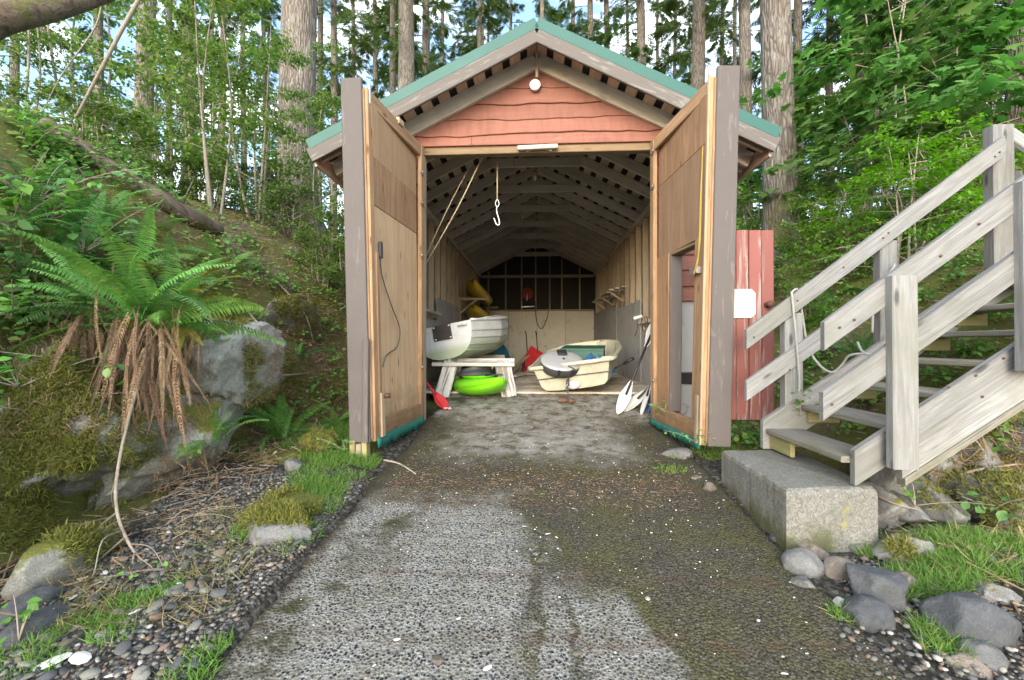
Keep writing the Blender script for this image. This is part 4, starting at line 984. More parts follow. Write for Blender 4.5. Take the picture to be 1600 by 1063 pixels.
V, F = lathe_vf([(.08, -.05), (.17, -.05), (.18, -.03), (.10, -.02), (.10, .03), (.18, .04), (.17, .05), (.06, .05)], 22); obj('drum', mesh('drum', V, F, M['redreel'], True), re_, Matrix.Translation(at(824, 459, BY-.12)) @ Matrix.Rotation(math.radians(90), 4, 'X'))
tube('crank', [at(824, 460, BY-.2), at(823, 470, BY-.2)], .02, M['white'], re_)
sw = board('window_bar', at(815, 480, BY-.1), at(835, 479, BY-.1), .03, .03, M['white'], None); tag(sw, 'short pale bar on the back wall below the red reel', 'bar')
hc = thing('hanging_cable', 'thin cord looping down the middle of the cream back panels', 'cord', at(836, 485, BY-.1)); tube('loop', [at(836, 470, BY-.08), at(838, 500, BY-.08), at(846, 514, BY-.08), at(854, 500, BY-.08), at(857, 486, BY-.08)], .012, M['rust'], hc, 6)
bk = thing('hanging_hook', 'large steel hook hanging on a rope inside the doorway', 'hook', at(777, 236, 5.35))
tube('rope', [at(777, 230, 5.35), at(777, 311, 5.35)], .008, M['rope'], bk, 8)
tube('eye', [at(777, 311, 5.35), at(774, 318, 5.35), at(777, 324, 5.35), at(780, 318, 5.35), at(777, 311, 5.35)], .006, M['steel'], bk, 8)
tube('hook', [at(777, 322, 5.35), at(776, 330, 5.35), at(780, 345, 5.35), at(780, 351, 5.35), at(776, 351, 5.35), at(772, 342, 5.35), at(772, 341, 5.35)], .009, M['steel'], bk, 10)
lp = thing('rope_fall', 'long doubled tan rope slanting from the header down to the left wall', 'rope', at(754, 240, 5.3))
tube('strand', [at(757, 238, 5.25), at(715, 325, 5.45), at(662, 418, 5.7)], .0085, M['rope'], lp, 8); tube('strand', [at(743, 244, 5.5), at(700, 325, 5.6), at(662, 408, 5.75)], .007, M['rope'], lp, 8)
pc = thing('pull_cord', 'thin dark pull cord hanging from header to rafters', 'cord', at(800, 232, 5.2)); tube('cord', [at(800, 232, 5.2), at(812, 315, 6.5), at(822, 370, 8.0), at(829, 395, 9.5), at(833, 400, 10.5)], .006, M['cord'], pc, 6)
for (px, py, Y, lab) in ((836, 268, 7.30, 'bare bulb in an amber socket on the nearest collar tie'), (837, 357, 11.9, 'bare bulb on a white holder far back under the roof')):
    p = at(px, py, Y-.05); bb = thing('light_bulb', lab, 'light bulb', p)
    V, F = lathe_vf([(.045, 0), (.045, -.05), (.03, -.06)], 16); obj('socket', mesh('socket', V, F, M['brass'] if Y < 8 else M['white'], True), bb, Matrix.Translation(p))
    V, F = lathe_vf([(.014, -.05), (.018, -.07), (.03, -.095), (.032, -.115), (.022, -.14), (.005, -.147)], 16); obj('bulb', mesh('bulb', V, F, M['bulb'], True), bb, Matrix.Translation(p))
    tube('drop', [p, p+Vector((0, .05, .30))], .006, M['cord'], bb, 6)
fx = thing('strip_fitting', 'cream wooden fitting under the middle of the header beam', 'fitting', at(840, 231, 4.93))
a, b = at(809, 232, 4.93), at(871, 229, 4.93); board('batten', a, b, .045, .05, plain('cream_paint', (.50,.46,.35), .7), fx, (0,-1,0)); board('batten', at(822, 237, 4.96), at(838, 231, 4.96), .02, .03, M['palewood'], fx, (0,-1,0)); board('batten', at(862, 236, 4.96), at(846, 231, 4.96), .02, .03, M['palewood'], fx, (0,-1,0))
# cord, chain and padlock on the doors
tube('cable', [PL(.86, 2.20, .03), PL(.84, 2.0, .035), PL(.70, 1.75, .04), PL(.55, 1.55, .035), PL(.60, 1.38, .035), PL(.80, 1.30, .04), PL(.87, 1.20, .04)], .0055, M['charcoal'], DL, 6)
board('cable_clip', PL(.86, 2.16, .04), PL(.86, 2.3, .04), .05, .02, M['charcoal'], DL, innL)
tube('knob', [PL(.88, .95, .05), PL(.86, .95, .10)], .022, M['rust'], DL)
tube('cord', [PR(.965, 3.02, .07), PR(.95, 2.6, .07), PR(.955, 2.3, .075), PR(.95, 2.08, .08), PR(.90, 1.98, .08)], .004, M['wire'], DR, 6)
tube('cord', [PR(.97, 3.0, .075), PR(.985, 2.6, .085), PR(.98, 2.2, .085), PR(.90, 1.98, .085)], .003, M['wire'], DR, 6)
board('switch_box', PR(.82, 2.02, .05), PR(.92, 2.02, .05), .055, .05, M['steel'], DR, innR)
sb = thing('post_stub', 'short split wooden post stub under the left door corner', 'post', (at(562, 735, 3.74).x, 3.74, .35))
x = at(562, 720, 3.74).x
for i, (dx, h_) in enumerate(((-.05, .60), (.0, .57), (.045, .585))): board('stave', (x+dx, 3.74+.01*i, .30), (x+dx, 3.74+.01*i, h_), .045, .09, M['greenwood'] if i != 1 else M['stud'], sb, (0,-1,0))
# ------------------------------------------------------------------ rocks
import bmesh
def ico(sub):
    bm = bmesh.new(); bmesh.ops.create_icosphere(bm, subdivisions=sub, radius=1); V = np.array([v.co[:] for v in bm.verts]); F = np.array([[v.index for v in f.verts] for f in bm.faces]); bm.free(); return V, F
ICO = {k: ico(k) for k in (1, 2, 3, 4, 5)}
def rock_mesh(seed, sub=4, ang=.5, rough=.12, mat=None, cuts=13, sm=True, crack=0.):
    V, F = ICO[sub]; r = np.random.default_rng(seed); V = V.copy()
    for _ in range(cuts):                              # flat cleavage planes
        n_ = r.normal(0, 1, 3); n_ /= np.linalg.norm(n_); d_ = 1-ang*(.25+.5*r.random())
        e = np.maximum(V @ n_ - d_, 0); V = V - e[:, None]*n_*.985
    o = r.random(3)*50
    N_ = np.array([noise.noise(Vector(p*1.6+o))*.7+(.3-abs(noise.noise(Vector(p*3.3+o))))*.55+noise.noise(Vector(p*8+o))*.22+noise.noise(Vector(p*19+o))*.12 for p in V])
    V = V*(1+rough*N_)[:, None]
    if crack:
        for fq, am in ((1.7, crack), (4.2, crack*.45)):
            D_ = np.array([(lambda d: d[1]-d[0])(noise.voronoi(Vector(p*fq+o)+noise.noise_vector(Vector(p*3))*.25)[0]) for p in V]); V = V*(1-am*np.clip(1-D_/.12, 0, 1)+am*.6*(np.array([noise.cell(Vector(p*fq*.8+o)) for p in V])*0))[:, None]
    lo, hi = V.min(0), V.max(0); V = (V-(lo+hi)/2)/((hi-lo)/2)
    return mesh_np('rock', V, [F], mat, sm)
MR = {'bank': rockmat('mossy_bank_rock', (.13,.13,.112), (.235,.235,.205), .42, .5, scale=1.7),
      'face': rockmat('pale_boulder', (.20,.205,.18), (.33,.335,.30), .14, .35, scale=1.8),
      'dark': rockmat('dark_beach_stone', (.055,.06,.066), (.105,.112,.12), 0, .06, scale=7),
      'grey': rockmat('grey_beach_stone', (.105,.108,.108), (.18,.183,.18), .04, .12, scale=6),
      'tan': rockmat('tan_stone', (.14,.118,.10), (.21,.182,.155), .06, .1, scale=6),
      'white': rockmat('pale_stone', (.42,.40,.35), (.56,.54,.48), 0, .05, scale=9),
      'wall': rockmat('mossy_wall_rock', (.11,.11,.105), (.20,.20,.19), .20, .25, (.15,.14,.02), scale=2.2),
      'moss': rockmat('moss_mound', (.12,.10,.05), (.16,.14,.06), .85, .0, (.12,.13,.022))}
def rock(label, box, Y, mat, seed, depth=None, ang=.5, rough=.12, sub=4, rot=None, group=None, sink=0., name='rock'):
    """box: outline as surveyed from the camera; Y its distance"""
    a, b = at(box[0], box[3], Y), at(box[2], box[1], Y); c = (a+b)/2; s = Vector(((b.x-a.x)/2, 0, (b.z-a.z)/2)); s.y = depth/2 if depth else (s.x+s.z)*.5
    r_ = random.Random(seed); e = Euler((0, math.radians(rot if rot is not None else r_.uniform(-8, 8)), 0))
    Mx = Matrix.Translation(c+Vector((0, s.y*.6, -sink))) @ e.to_matrix().to_4x4()
    rm_ = rock_mesh(seed, sub, ang, rough, MR[mat], crack=.07 if sub == 5 else .03)
    rm_.transform(Matrix.Diagonal((*s, 1))); rm_.update(); o = obj(name, rm_, None, Mx); tag(o, label, 'rock', group); return o
def ydist(px, py): return hit(px, py).y
GL, GRT = 'rocks of the left bank', 'stones beside the ramp on the right'
rock('large pale grey boulder jutting out below the big fern', (255, 485, 392, 645), 3.35, 'face', 11, 1.0, .55, .12, 5, -12, group=GL)
rock('long lichen-spotted rock slab behind the hanging dead fronds', (95, 545, 300, 880), 2.95, 'bank', 12, 1.1, .55, .2, 5, 18, GL)
rock('mossy rock outcrop at the far left edge of the bank', (-140, 500, 150, 880), 2.40, 'bank', 13, 1.2, .5, .22, 5, 10, GL)
rock('grey split rock at the foot of the bank below the dead fronds', (205, 690, 252, 800), 3.15, 'face', 14, .5, .6, .15, 4, 15, GL)
rock('dark rounded boulder at the foot of the bank, left edge', (-8, 858, 78, 955), 2.02, 'bank', 15, .4, .4, .1, 4, 20, GL)
rock('narrow dark rock wedged beside the rounded boulder', (58, 842, 112, 940), 2.15, 'wall', 16, .4, .5, .1, 4, 30, GL)
rock('smooth black stone in the lower left corner', (-25, 980, 50, 1063), 1.72, 'dark', 17, .35, .3, .08, 4, 0, GL)
rock('black stone above the lower left corner stone', (-15, 945, 35, 1000), 1.85, 'dark', 18, .3, .35, .1, 4, 0, GL)
rock('flat speckled grey rock lying against the ramp edge', (348, 806, 488, 872), 2.52, 'grey', 19, .36, .65, .12, 5, -4, GL)
rock('mossy mound behind the flat speckled rock', (388, 778, 500, 830), 2.80, 'moss', 20, .5, .5, .25, 4, 0, GL)
rock('moss-topped stone half buried between bank and ramp', (250, 748, 345, 800), 3.2, 'bank', 21, .4, .4, .15, 4, 0, GL)
rock('mossy stone behind the small stones near the left door', (462, 676, 520, 712), 3.7, 'moss', 22, .35, .3, .15, 4, 0, GL)
for i, (bx, lb) in enumerate((((440, 718, 470, 740), 'small grey stone, topmost of three near the left door'), ((422, 738, 442, 752), 'small grey stone, left of three near the left door'), ((452, 734, 476, 750), 'small tan stone, right of three near the left door'))):
    rock(lb, bx, 3.35, 'grey' if i < 2 else 'tan', 30+i, None, .5, .1, 3, group=GL)
rock('mossy rock rib rising behind the pale boulder', (365, 440, 450, 640), 4.9, 'bank', 24, 1.2, .6, .3, 5, 25, GL)
rock('mossy rock shoulder near the top of the left bank', (395, 375, 470, 480), 6.6, 'bank', 25, 1.4, .6, .35, 4, 25, GL)
# right side
S = [((1233, 862, 1297, 908), 'grey', .2, 'round grey cobble with white specks by the landing block'), ((1299, 872, 1346, 920), 'tan', .7, 'angular tan stone beside the round grey cobble'),
     ((1341, 897, 1437, 962), 'dark', .7, 'large angular dark stone right of the tan one'), ((1332, 940, 1408, 992), 'dark', .2, 'smooth dark oval stone nearest the ramp edge'),
     ((1396, 893, 1441, 932), 'tan', .5, 'brownish stone above the large dark one'), ((1307, 933, 1331, 957), 'white', .2, 'small cream egg-shaped stone between ramp and dark stones'),
     ((1238, 902, 1277, 930), 'grey', .8, 'flat broken grey stone below the round cobble'), ((1468, 936, 1610, 1012), 'dark', .6, 'long dark slab in the grass at the right'),
     ((1515, 1010, 1582, 1055), 'grey', .3, 'speckled pale stone in the lower right corner'), ((1490, 1030, 1560, 1080), 'tan', .5, 'tan stone at the bottom right edge'),
     ((1374, 836, 1458, 884), 'wall', .6, 'moss-backed rock in the grass beside the landing block'), ((1538, 915, 1612, 948), 'wall', .5, 'dark rock in the grass at the right edge'),
     ((1250, 845, 1300, 880), 'tan', .7, 'flat tan stone against the front of the landing block'), ((1325, 845, 1362, 868), 'grey', .8, 'thin grey slate propped at the block corner'),
     ((1285, 838, 1330, 860), 'wall', .6, 'dark rubble stone at the foot of the landing block'), ((1205, 832, 1226, 852), 'dark', .3, 'small black pebble at the block front corner'),
     ((1038, 700, 1086, 722), 'grey', .8, 'flat pale stone below the right door'), ((1100, 752, 1122, 772), 'tan', .5, 'small pale stone between right door and landing block'), ((1078, 742, 1102, 754), 'tan', .6, 'little flat stone near the right door corner')]
for i, (bx, m_, an, lb) in enumerate(S):
    Y = ydist((bx[0]+bx[2])/2, min(bx[3]-3, 1062)); rock(lb, bx, Y+.02, m_, 50+i, None, an, .1 if an < .35 else .14, 4, group=GRT, sink=.015)
Wl = [((1366, 706, 1442, 800), 2.95), ((1432, 690, 1505, 765), 3.0), ((1436, 752, 1520, 828), 2.75), ((1495, 680, 1590, 748), 3.0), ((1540, 742, 1640, 850), 2.7), ((1505, 735, 1548, 815), 2.85), ((1362, 765, 1418, 835), 2.8), ((1408, 780, 1450, 830), 2.72), ((1575, 660, 1660, 745), 2.9), ((1440, 640, 1520, 705), 3.15)]
WN = ['lichen grey rock under the near stringer, left end of the rubble wall', 'upright grey rock in the rubble wall below the middle of the stringer', 'moss-capped rock low in the middle of the rubble wall', 'blue grey rock high in the rubble wall', 'large moss-covered rock at the right end of the rubble wall', 'narrow rock wedged in the rubble wall', 'dark rock right behind the landing block corner', 'small dark rock at the base of the rubble wall', 'mossy rock at the upper right of the rubble wall', 'dark rock in the shade under the stairs']
for i, (bx, Y) in enumerate(Wl): rock(WN[i], bx, Y, 'wall', 80+i, .5, .6, .14, 4, group='rubble wall rocks under the stairs')

# ------------------------------------------------------------------ gravel, shells, litter
rg = np.random.default_rng(5)
def pebmat(name, dry=True):
    t = NT(name); r = t.math('ADD', t.math('MULTIPLY', t.new('ObjectInfo').outputs['Random'], .5), t.math('MULTIPLY', t.new('NewGeometry').outputs['Random Per Island'], 1.0)); r = t.math('FRACT', t.math('MULTIPLY', r, 3.7))
    col = t.ramp(r, [(0,(.05,.055,.06)), (.22,(.085,.09,.095)), (.36,(.14,.145,.125)), (.5,(.17,.135,.10)), (.62,(.18,.185,.16)), (.74,(.17,.12,.09)), (.84,(.25,.245,.215)), (.92,(.11,.115,.125)), (.975,(.40,.39,.36))], 'CONSTANT')
    c = t.coord('Object'); n_ = t.noise(c, 3, 5)
    return t.out(t.mix(t.math('MULTIPLY', n_, .4), col, (.07,.06,.05)), .7, n_, .2, .02)
MP = pebmat('pebbles')
def flatten_up(n, tilt=.25):
    up = np.stack([rg.normal(0, tilt, n), rg.normal(0, tilt, n), np.ones(n)], 1); d_ = np.stack([rg.normal(0, 1, n), rg.normal(0, 1, n), rg.normal(0, .1, n)], 1)
    R_ = frames(d_, up); return R_
def in_gravel(x, y):
    return (x < -1.27) & (x > np.interp(y, [-1, 1.2, 2.2, 3, 3.6], [-2.3, -2.2, -2.4, -2.6, -2.6])) & (y < 3.3)
t = NT('wet_gravel_bed'); c = t.coord('Object'); v_ = t.new('TexVoronoi', Vector=c, Scale=55); f_ = t.new('SeparateColor', Color=v_.outputs['Color']).outputs[0]
col = t.ramp(f_, [(0,(.012,.012,.011)), (.4,(.035,.033,.028)), (.7,(.07,.06,.045)), (1,(.12,.115,.10))]); MG = t.out(col, .8, v_.outputs['Distance'], .9, .02)
V, F = [], []; xs_ = np.linspace(-2.62, -1.22, 29); ys_ = np.linspace(.9, 3.6, 55)
for y in ys_:
    for x in xs_: V.append((x, y, g1(x, y)+.012+.03*noise.noise((x*4, y*4, 0))-(.09 if x in (xs_[0], xs_[-1]) or y in (ys_[-1],) else 0)))
for j in range(54):
    for i in range(28): a = j*29+i; F.append((a, a+1, a+30, a+29))
gbed = kind(obj('gravel_bed', mesh('gravel_bed', V, F, MG, True)), 'structure')
pv = [rock_mesh(200+i, 2, .45, .12, MP, 6) for i in range(6)]
def gz(x, y): return g1(x, y)+.012+.03*noise.noise((x*4, y*4, 0))
cnt = 0
while cnt < 300:
    y = 1.45+1.5*rg.random()**1.5; x = -1.25-1.15*rg.random()**.8
    if not in_gravel(np.array(x), np.array(y)): continue
    s_ = .014+.026*rg.random()**2.5
    o = bpy.data.objects.new('pebble', pv[cnt % 6]); Rm = Euler((rg.normal(0,.25), rg.normal(0,.25), rg.random()*6.3)).to_matrix().to_4x4()
    link(o, gbed, Matrix.Translation((x, y, gz(x, y)+s_*.25)) @ Rm @ Matrix.Diagonal((s_, s_*(.6+.3*rg.random()), s_*(.3+.2*rg.random()), 1))); cnt += 1
n_ = 7000; x = -1.24-1.3*rg.random(n_); y = 1.2+2.3*rg.random(n_); k_ = in_gravel(x, y); x, y = x[k_], y[k_]; n_ = len(x)
IV, IF = ICO[1]; s_ = .006+.011*rg.random(n_)**2
z = np.array([gz(a, b) for a, b in zip(x, y)])+s_*.3
Vp, Fp = scatter(IV, [tuple(q) for q in IF], flatten_up(n_), np.stack([x, y, z], 1), np.stack([s_, s_*.8, s_*.5], 1))
tag(kind(obj('fine_gravel', mesh_np('fine_gravel', Vp, Fp, MP, True)), 'stuff'), 'fine mixed gravel between the bank and the ramp', 'gravel')
n_ = 5200; x = 1.2+1.9*rg.random(n_); y = 1.15+1.75*rg.random(n_); k_ = (x > 1.33+.25*np.sin(y*3)) & ((y < 2.5) | (x > 1.9)); x, y = x[k_], y[k_]; n_ = len(x); s_ = .005+.016*rg.random(n_)**3
Vp, Fp = scatter(IV, [tuple(q) for q in IF], flatten_up(n_), np.stack([x, y, terrain(x, y)+.01+s_*.2], 1), np.stack([s_, s_*.8, s_*.5], 1))
tag(kind(obj('shore_gravel', mesh_np('shore_gravel', Vp, Fp, MP, True)), 'stuff'), 'dark gravel between the ramp and the right grass', 'gravel')
# loose stones and shell bits on the ramp
MS = plain('bleached_shell', (.66,.66,.62), .5, dirt=.3, scale=40)
def shell_mesh(seed):
    V, F = [], []; r = random.Random(seed)
    for i in range(6):
        q = i/5
        for k in range(9):
            a = 2*math.pi*k/9; V.append((q*math.cos(a)*(1+.1*r.random()), q*math.sin(a)*.72, .28*(1-q*q)))
    for i in range(5):
        for k in range(9): F.append((i*9+k, (i+1)*9+k, (i+1)*9+(k+1)%9, i*9+(k+1)%9))
    return mesh('shell', V, F, MS, True)
shm = [shell_mesh(i) for i in range(4)]
def on_ramp(px, py, s_, me, name, label, cat, flat=.35, group=None, asp=.7):
    d_ = ray(px, py); lo = .6
    while CAMZ+d_.z*lo > float(prof(d_.y*lo))+.005 and lo < 9: lo += .004
    p_ = Vector((d_.x*lo, d_.y*lo, CAMZ+d_.z*lo)); r_ = random.Random(int(px*31+py))
    o = obj(name, me, None, Matrix.Translation(p_+Vector((0,0,s_*flat*.3))) @ Euler((r_.gauss(0,.1), r_.gauss(0,.1), r_.random()*6)).to_matrix().to_4x4() @ Matrix.Diagonal((s_, s_*asp, s_*flat, 1)))
    return tag(o, label, cat, group)
gs = 'loose stones on the ramp'
def pm(mat, seed): return rock_mesh(seed, 3, .6, .1, MR[mat], 8)
for px, py, s_, mat, lb in ((683, 1033, .030, 'tan', 'flat olive brown stone low in the middle of the ramp'), (903, 1021, .024, 'tan', 'reddish flat stone on the pale tongue of the ramp'), (838, 866, .022, 'grey', 'blue grey flat stone in the middle of the ramp'), (838, 855, .014, 'tan', 'small tan stone behind the blue grey flat one'), (1012, 936, .018, 'white', 'pale triangular stone on the dark side of the ramp'), (876, 860, .012, 'tan', 'small tan stone right of the blue grey one'), (900, 797, .014, 'tan', 'small brown stone in the upper middle of the ramp'), (760, 868, .012, 'tan', 'small rust stone on the left half of the ramp'), (855, 926, .016, 'tan', 'brown stone at the top of the pale tongue')):
    on_ramp(px, py, s_, pm(mat, int(px+py)), 'stone', lb, 'stone', .35, gs)
for px, py, s_, lb in ((856, 835, .019, 'white shell piece in the middle of the ramp'), (762, 1045, .022, 'white oval shell at the bottom middle of the ramp'), (717, 967, .013, 'white shell bit on the left half of the ramp'), (620, 1000, .015, 'white shell bit low on the left half of the ramp'), (1185, 970, .016, 'round white shell at the right side of the ramp'), (896, 795, .013, 'white shell bit in the upper middle of the ramp'), (819, 823, .012, 'white shell bit left of the largest one'), (1056, 992, .012, 'white shell bit on the dark right half of the ramp'), (1262, 1022, .014, 'white shell bit near the lower right ramp edge'), (1225, 1053, .014, 'white shell bit at the bottom right of the ramp'), (585, 1040, .012, 'white shell bit low near the left edge of the ramp')):
    on_ramp(px, py, s_, shm[int(px) % 4], 'shell', lb, 'shell', .5, 'shells on the ramp')
for px, py, s_, lb in ((125, 1030, .065, 'large white clam shell in the lower left gravel'), (82, 1036, .055, 'long white shell beside the largest clam shell'), (185, 1055, .04, 'pale shell at the lower left edge of the picture'), (115, 935, .03, 'white broken shell ring at the foot of the bank'), (213, 957, .035, 'white torn shell in the gravel grass'), (282, 915, .028, 'white shell half in dry grass'), (165, 896, .025, 'white shell under the bare twigs'), (392, 863, .016, 'white pebble-like shell before the flat rock')):
    p_ = hit(px, py, .02); o = obj('shell', shm[int(px) % 4], None, Matrix.Translation(p_+Vector((0,0,.006))) @ Euler((.15, -.1, px*.7)).to_matrix().to_4x4() @ Matrix.Diagonal((s_, s_*.62, s_*.5, 1))); tag(o, lb, 'shell', 'shells in the gravel')
n_ = 700; x = -1.15+2.45*rg.random(n_); y = np.where(rg.random(n_) < .6, 3.3+.7*rg.normal(0, 1, n_), 1.4+4.3*rg.random(n_)); k_ = (y < 5.9) & (y > 1.3); x, y = x[k_], y[k_]; n_ = len(x)
s_ = .0025+.0065*rg.random(n_)**2.5; SV = [(v.co.x, v.co.y, v.co.z) for v in shm[0].vertices]; 
IVs, IFs = ICO[1]
Vp, Fp = scatter(IVs, [tuple(q) for q in IFs], flatten_up(n_), np.stack([x, y, prof(y)+.009], 1), np.stack([s_, s_*.7, s_*.35], 1))
t = NT('shell_crumbs'); r_ = t.new('NewGeometry').outputs['Random Per Island']; MSC = t.out(t.ramp(r_, [(0,(.60,.60,.56)), (.55,(.45,.43,.38)), (.75,(.16,.12,.09)), (.9,(.10,.10,.10))], 'CONSTANT'), .6)
tag(kind(obj('shell_grit', mesh_np('shell_grit', Vp, Fp, MSC)), 'stuff'), 'crushed white shell grit scattered over the ramp', 'grit')

# litter: needles and twigs
def strips(n, P_, L0, L1, w, mat, name, tilt=.25, lift=.008):
    d_ = np.stack([rg.normal(0, 1, n), rg.normal(0, 1, n), rg.normal(0, tilt, n)], 1); R_ = frames(d_, np.tile([0, 0, 1.], (n, 1)))
    L = L0+(L1-L0)*rg.random(n)**2.2
    tv = [(-1,-.5,0), (1,-.5,0), (1,.5,0), (-1,.5,0), (0,-.5,1.4), (0,.5,1.4)]
    V_, F_ = scatter(tv, [(0, 4, 5, 3), (4, 1, 2, 5)], R_, P_+np.array([0, 0, lift]), np.stack([np.full(n, w)*(.6+.8*rg.random(n)), L, np.full(n, w)], 1))
    return kind(obj(name, mesh_np(name, V_, F_, mat)), 'stuff')
ML = leafmat('needle_litter', [(.13,.075,.043), (.22,.14,.08), (.29,.21,.135), (.15,.09,.05), (.35,.28,.20)], .1, .9)
def bilin(x, y): return terrain(x, y)
n_ = 9000; y = 1.8+9*rg.random(n_)**1.2; x = np.where(rg.random(n_) < .72, -2.0-3.4*rg.random(n_), 1.95+4*rg.random(n_)); z = terrain(x, y)+.02
tag(strips(n_, np.stack([x, y, z], 1), .03, .22, .0035, ML, 'forest_litter', .35), 'dead needles and twigs covering the forest slope', 'litter')
n_ = 3500; y = 3.35+.22*rg.normal(0, 1, n_); x = -1.1+2.2*rg.random(n_)
k_ = rg.random(n_) < .5; y = np.where(k_, y, 3.0+2.4*rg.random(n_)); z = prof(y)+.004
tag(strips(n_, np.stack([x, y, z], 1), .008, .04, .0016, ML, 'ramp_litter', .1, .004), 'reddish brown needle drift lying across the ramp', 'litter')
n_ = 2600; y = 5.9+6*rg.random(n_); x = -1.6+3.2*rg.random(n_)
tag(strips(n_, np.stack([x, y, prof(y)+.018], 1), .01, .07, .003, ML, 'floor_debris', .1, .0), 'wood crumbs and debris on the boathouse floor', 'debris')

# ------------------------------------------------------------------ grass and moss tufts
MGr = leafmat('grass_blades', [(.075,.17,.025), (.115,.24,.04), (.16,.29,.055), (.10,.20,.03), (.27,.29,.10)], .35, .6)
MDry = leafmat('dry_grass', [(.22,.18,.09), (.28,.235,.13), (.13,.15,.05), (.12,.19,.04)], .2, .8)
MMo = leafmat('moss_fibres', [(.085,.11,.022), (.14,.16,.03), (.20,.20,.042), (.26,.235,.065)], .25, .9)
BL = [(-1,0,0), (1,0,0), (.75,.45,.12), (-.75,.45,.12), (.35,.8,.42), (-.35,.8,.42), (0,1,.75)]; BF = [(0,1,2,3), (3,2,4,5), (5,4,6)]
def blades(n, P_, L0, L1, w, mat, name, lean=.45):
    d_ = np.stack([rg.normal(0, lean, n), rg.normal(0, lean, n), np.ones(n)], 1); a_ = rg.normal(0, 1, (n, 3)); a_[:, 2] = 0
    R_ = frames(d_, a_); L = L0+(L1-L0)*rg.random(n)
    V_, F_ = scatter(BL, BF, R_, P_, np.stack([np.full(n, w)*(.6+.8*rg.random(n)), L, L*.8], 1)); return V_, F_
def patch_pts(spots, dens):
    """spots: (x, y, rx, ry)"""
    out = []
    for (x0, y0, rx_, ry_) in spots:
        m_ = int(dens*rx_*ry_*3.14); a = rg.random(m_)*6.283; r_ = np.sqrt(rg.random(m_)); px_, py_ = x0+rx_*r_*np.cos(a), y0+ry_*r_*np.sin(a)
        f_ = np.array([noise.noise((q*5, w_*5, 2)) for q, w_ in zip(px_, py_)]); k_ = f_+.35-.5*r_**3 > 0
        out.append(np.stack([px_[k_], py_[k_]], 1))
    q = np.concatenate(out); return np.column_stack([q, terrain(q[:, 0], q[:, 1])-.005])
def H(px, py): p_ = hit(px, py); return p_.x, p_.y
gl = [(-1.55, 3.45, .28, .5), (-1.75, 3.9, .35, .5), (-1.45, 3.05, .2, .3), (-2.1, 4.3, .45, .45), (-1.6, 2.75, .22, .3), (-1.7, 4.6, .35, .4)]
V_, F_ = blades(14000, patch_pts(gl, 9000)[:14000], .03, .10, .0026, MGr, 'g', .6) if False else (None, None)
def grass(name, spots, dens, L0, L1, w, mat, label, lean=.5, lift=0.):
    P_ = patch_pts(spots, dens); P_[:, 2] += lift; n = len(P_); V_, F_ = blades(n, P_, L0, L1, w, mat, name, lean)
    return tag(kind(obj(name, mesh_np(name, V_, F_, mat)), 'stuff'), label, 'grass')
grass('grass', gl, 14000, .03, .10, .0024, MGr, 'bright short grass between the bank and the left door', .7)
grass('dry_grass', [(-1.55, 1.95, .22, .18), (-1.75, 2.25, .35, .16), (-1.95, 1.85, .2, .2), (-1.9, 2.7, .3, .25), (-1.5, 2.42, .2, .1), (-2.1, 2.1, .25, .25)], 2600, .04, .12, .002, MDry, 'straggly dry grass over the left gravel', 1.4, .01)
grass('gravel_grass', [(-1.85, 1.75, .22, .16), (-1.8, 2.05, .2, .12), (-2.0, 1.6, .15, .15), (-1.38, 2.55, .12, .2), (-1.25, 1.62, .12, .2)], 12000, .02, .07, .0022, MGr, 'green grass tufts sprouting in the left gravel', .8, .01)
rgp = [(*H(1450, 850), .28, .16), (*H(1540, 860), .35, .2), (*H(1480, 900), .3, .14), (*H(1570, 900), .3, .14), (*H(1330, 905), .06, .05), (*H(1370, 870), .12, .06), (*H(1455, 985), .10, .07), (*H(1480, 1020), .12, .06), (*H(1320, 965), .06, .05), (*H(1430, 930), .15, .08)]
grass('shore_grass', rgp, 19000, .025, .085, .0022, MGr, 'bright green grass patch right of the landing block', .75)
grass('shore_dry_grass', rgp, 1300, .05, .13, .002, MDry, 'straw-coloured blades in the right grass patch', 1.3)
grass('door_weeds', [(*H(1060, 715), .12, .1), (*H(1050, 735), .12, .08), (*H(1150, 690), .1, .1), (1.62, 4.2, .3, .3), (*H(1085, 690), .12, .1)], 6500, .02, .06, .0035, MGr, 'low green weeds under the right door', .8)
# moss fibres on bank faces and boulders
bpy.context.view_layer.update()
dg = bpy.context.evaluated_depsgraph_get()
def drop(px, py):
    d_ = ray(px, py).normalized(); ok, p_, n_, i_, o_, m_ = scene.ray_cast(dg, Vector((0,0,CAMZ)), d_, distance=40)
    return (p_, n_, o_) if ok else None
MO, MN = [], []
rr = random.Random(3)
for (x0, y0, x1, y1, k_) in ((0, 560, 150, 860, 4200), (0, 440, 300, 620, 2400), (380, 440, 470, 660, 1600), (250, 470, 390, 540, 900), (100, 560, 260, 760, 900), (390, 360, 540, 520, 2000), (380, 760, 500, 820, 1000), (60, 780, 200, 880, 400), (1440, 690, 1600, 790, 220), (1540, 750, 1600, 840, 160), (455, 670, 530, 720, 250), (1390, 845, 1450, 875, 150)):
    for _ in range(k_):
        h_ = drop(rr.uniform(x0, x1), rr.uniform(y0, y1))
        if h_ and h_[2].name.split('.')[0] in ('ground', 'rock') and noise.noise(h_[0]*3.1) > -.12:
            MO.append(h_[0][:]); MN.append(h_[1][:])
MO, MN = np.array(MO), np.array(MN); rep = 9
P_ = np.repeat(MO, rep, 0)+rg.normal(0, .016, (len(MO)*rep, 3)); Nn = np.repeat(MN, rep, 0)+rg.normal(0, .55, (len(MO)*rep, 3)); Nn[:, 2] += .15
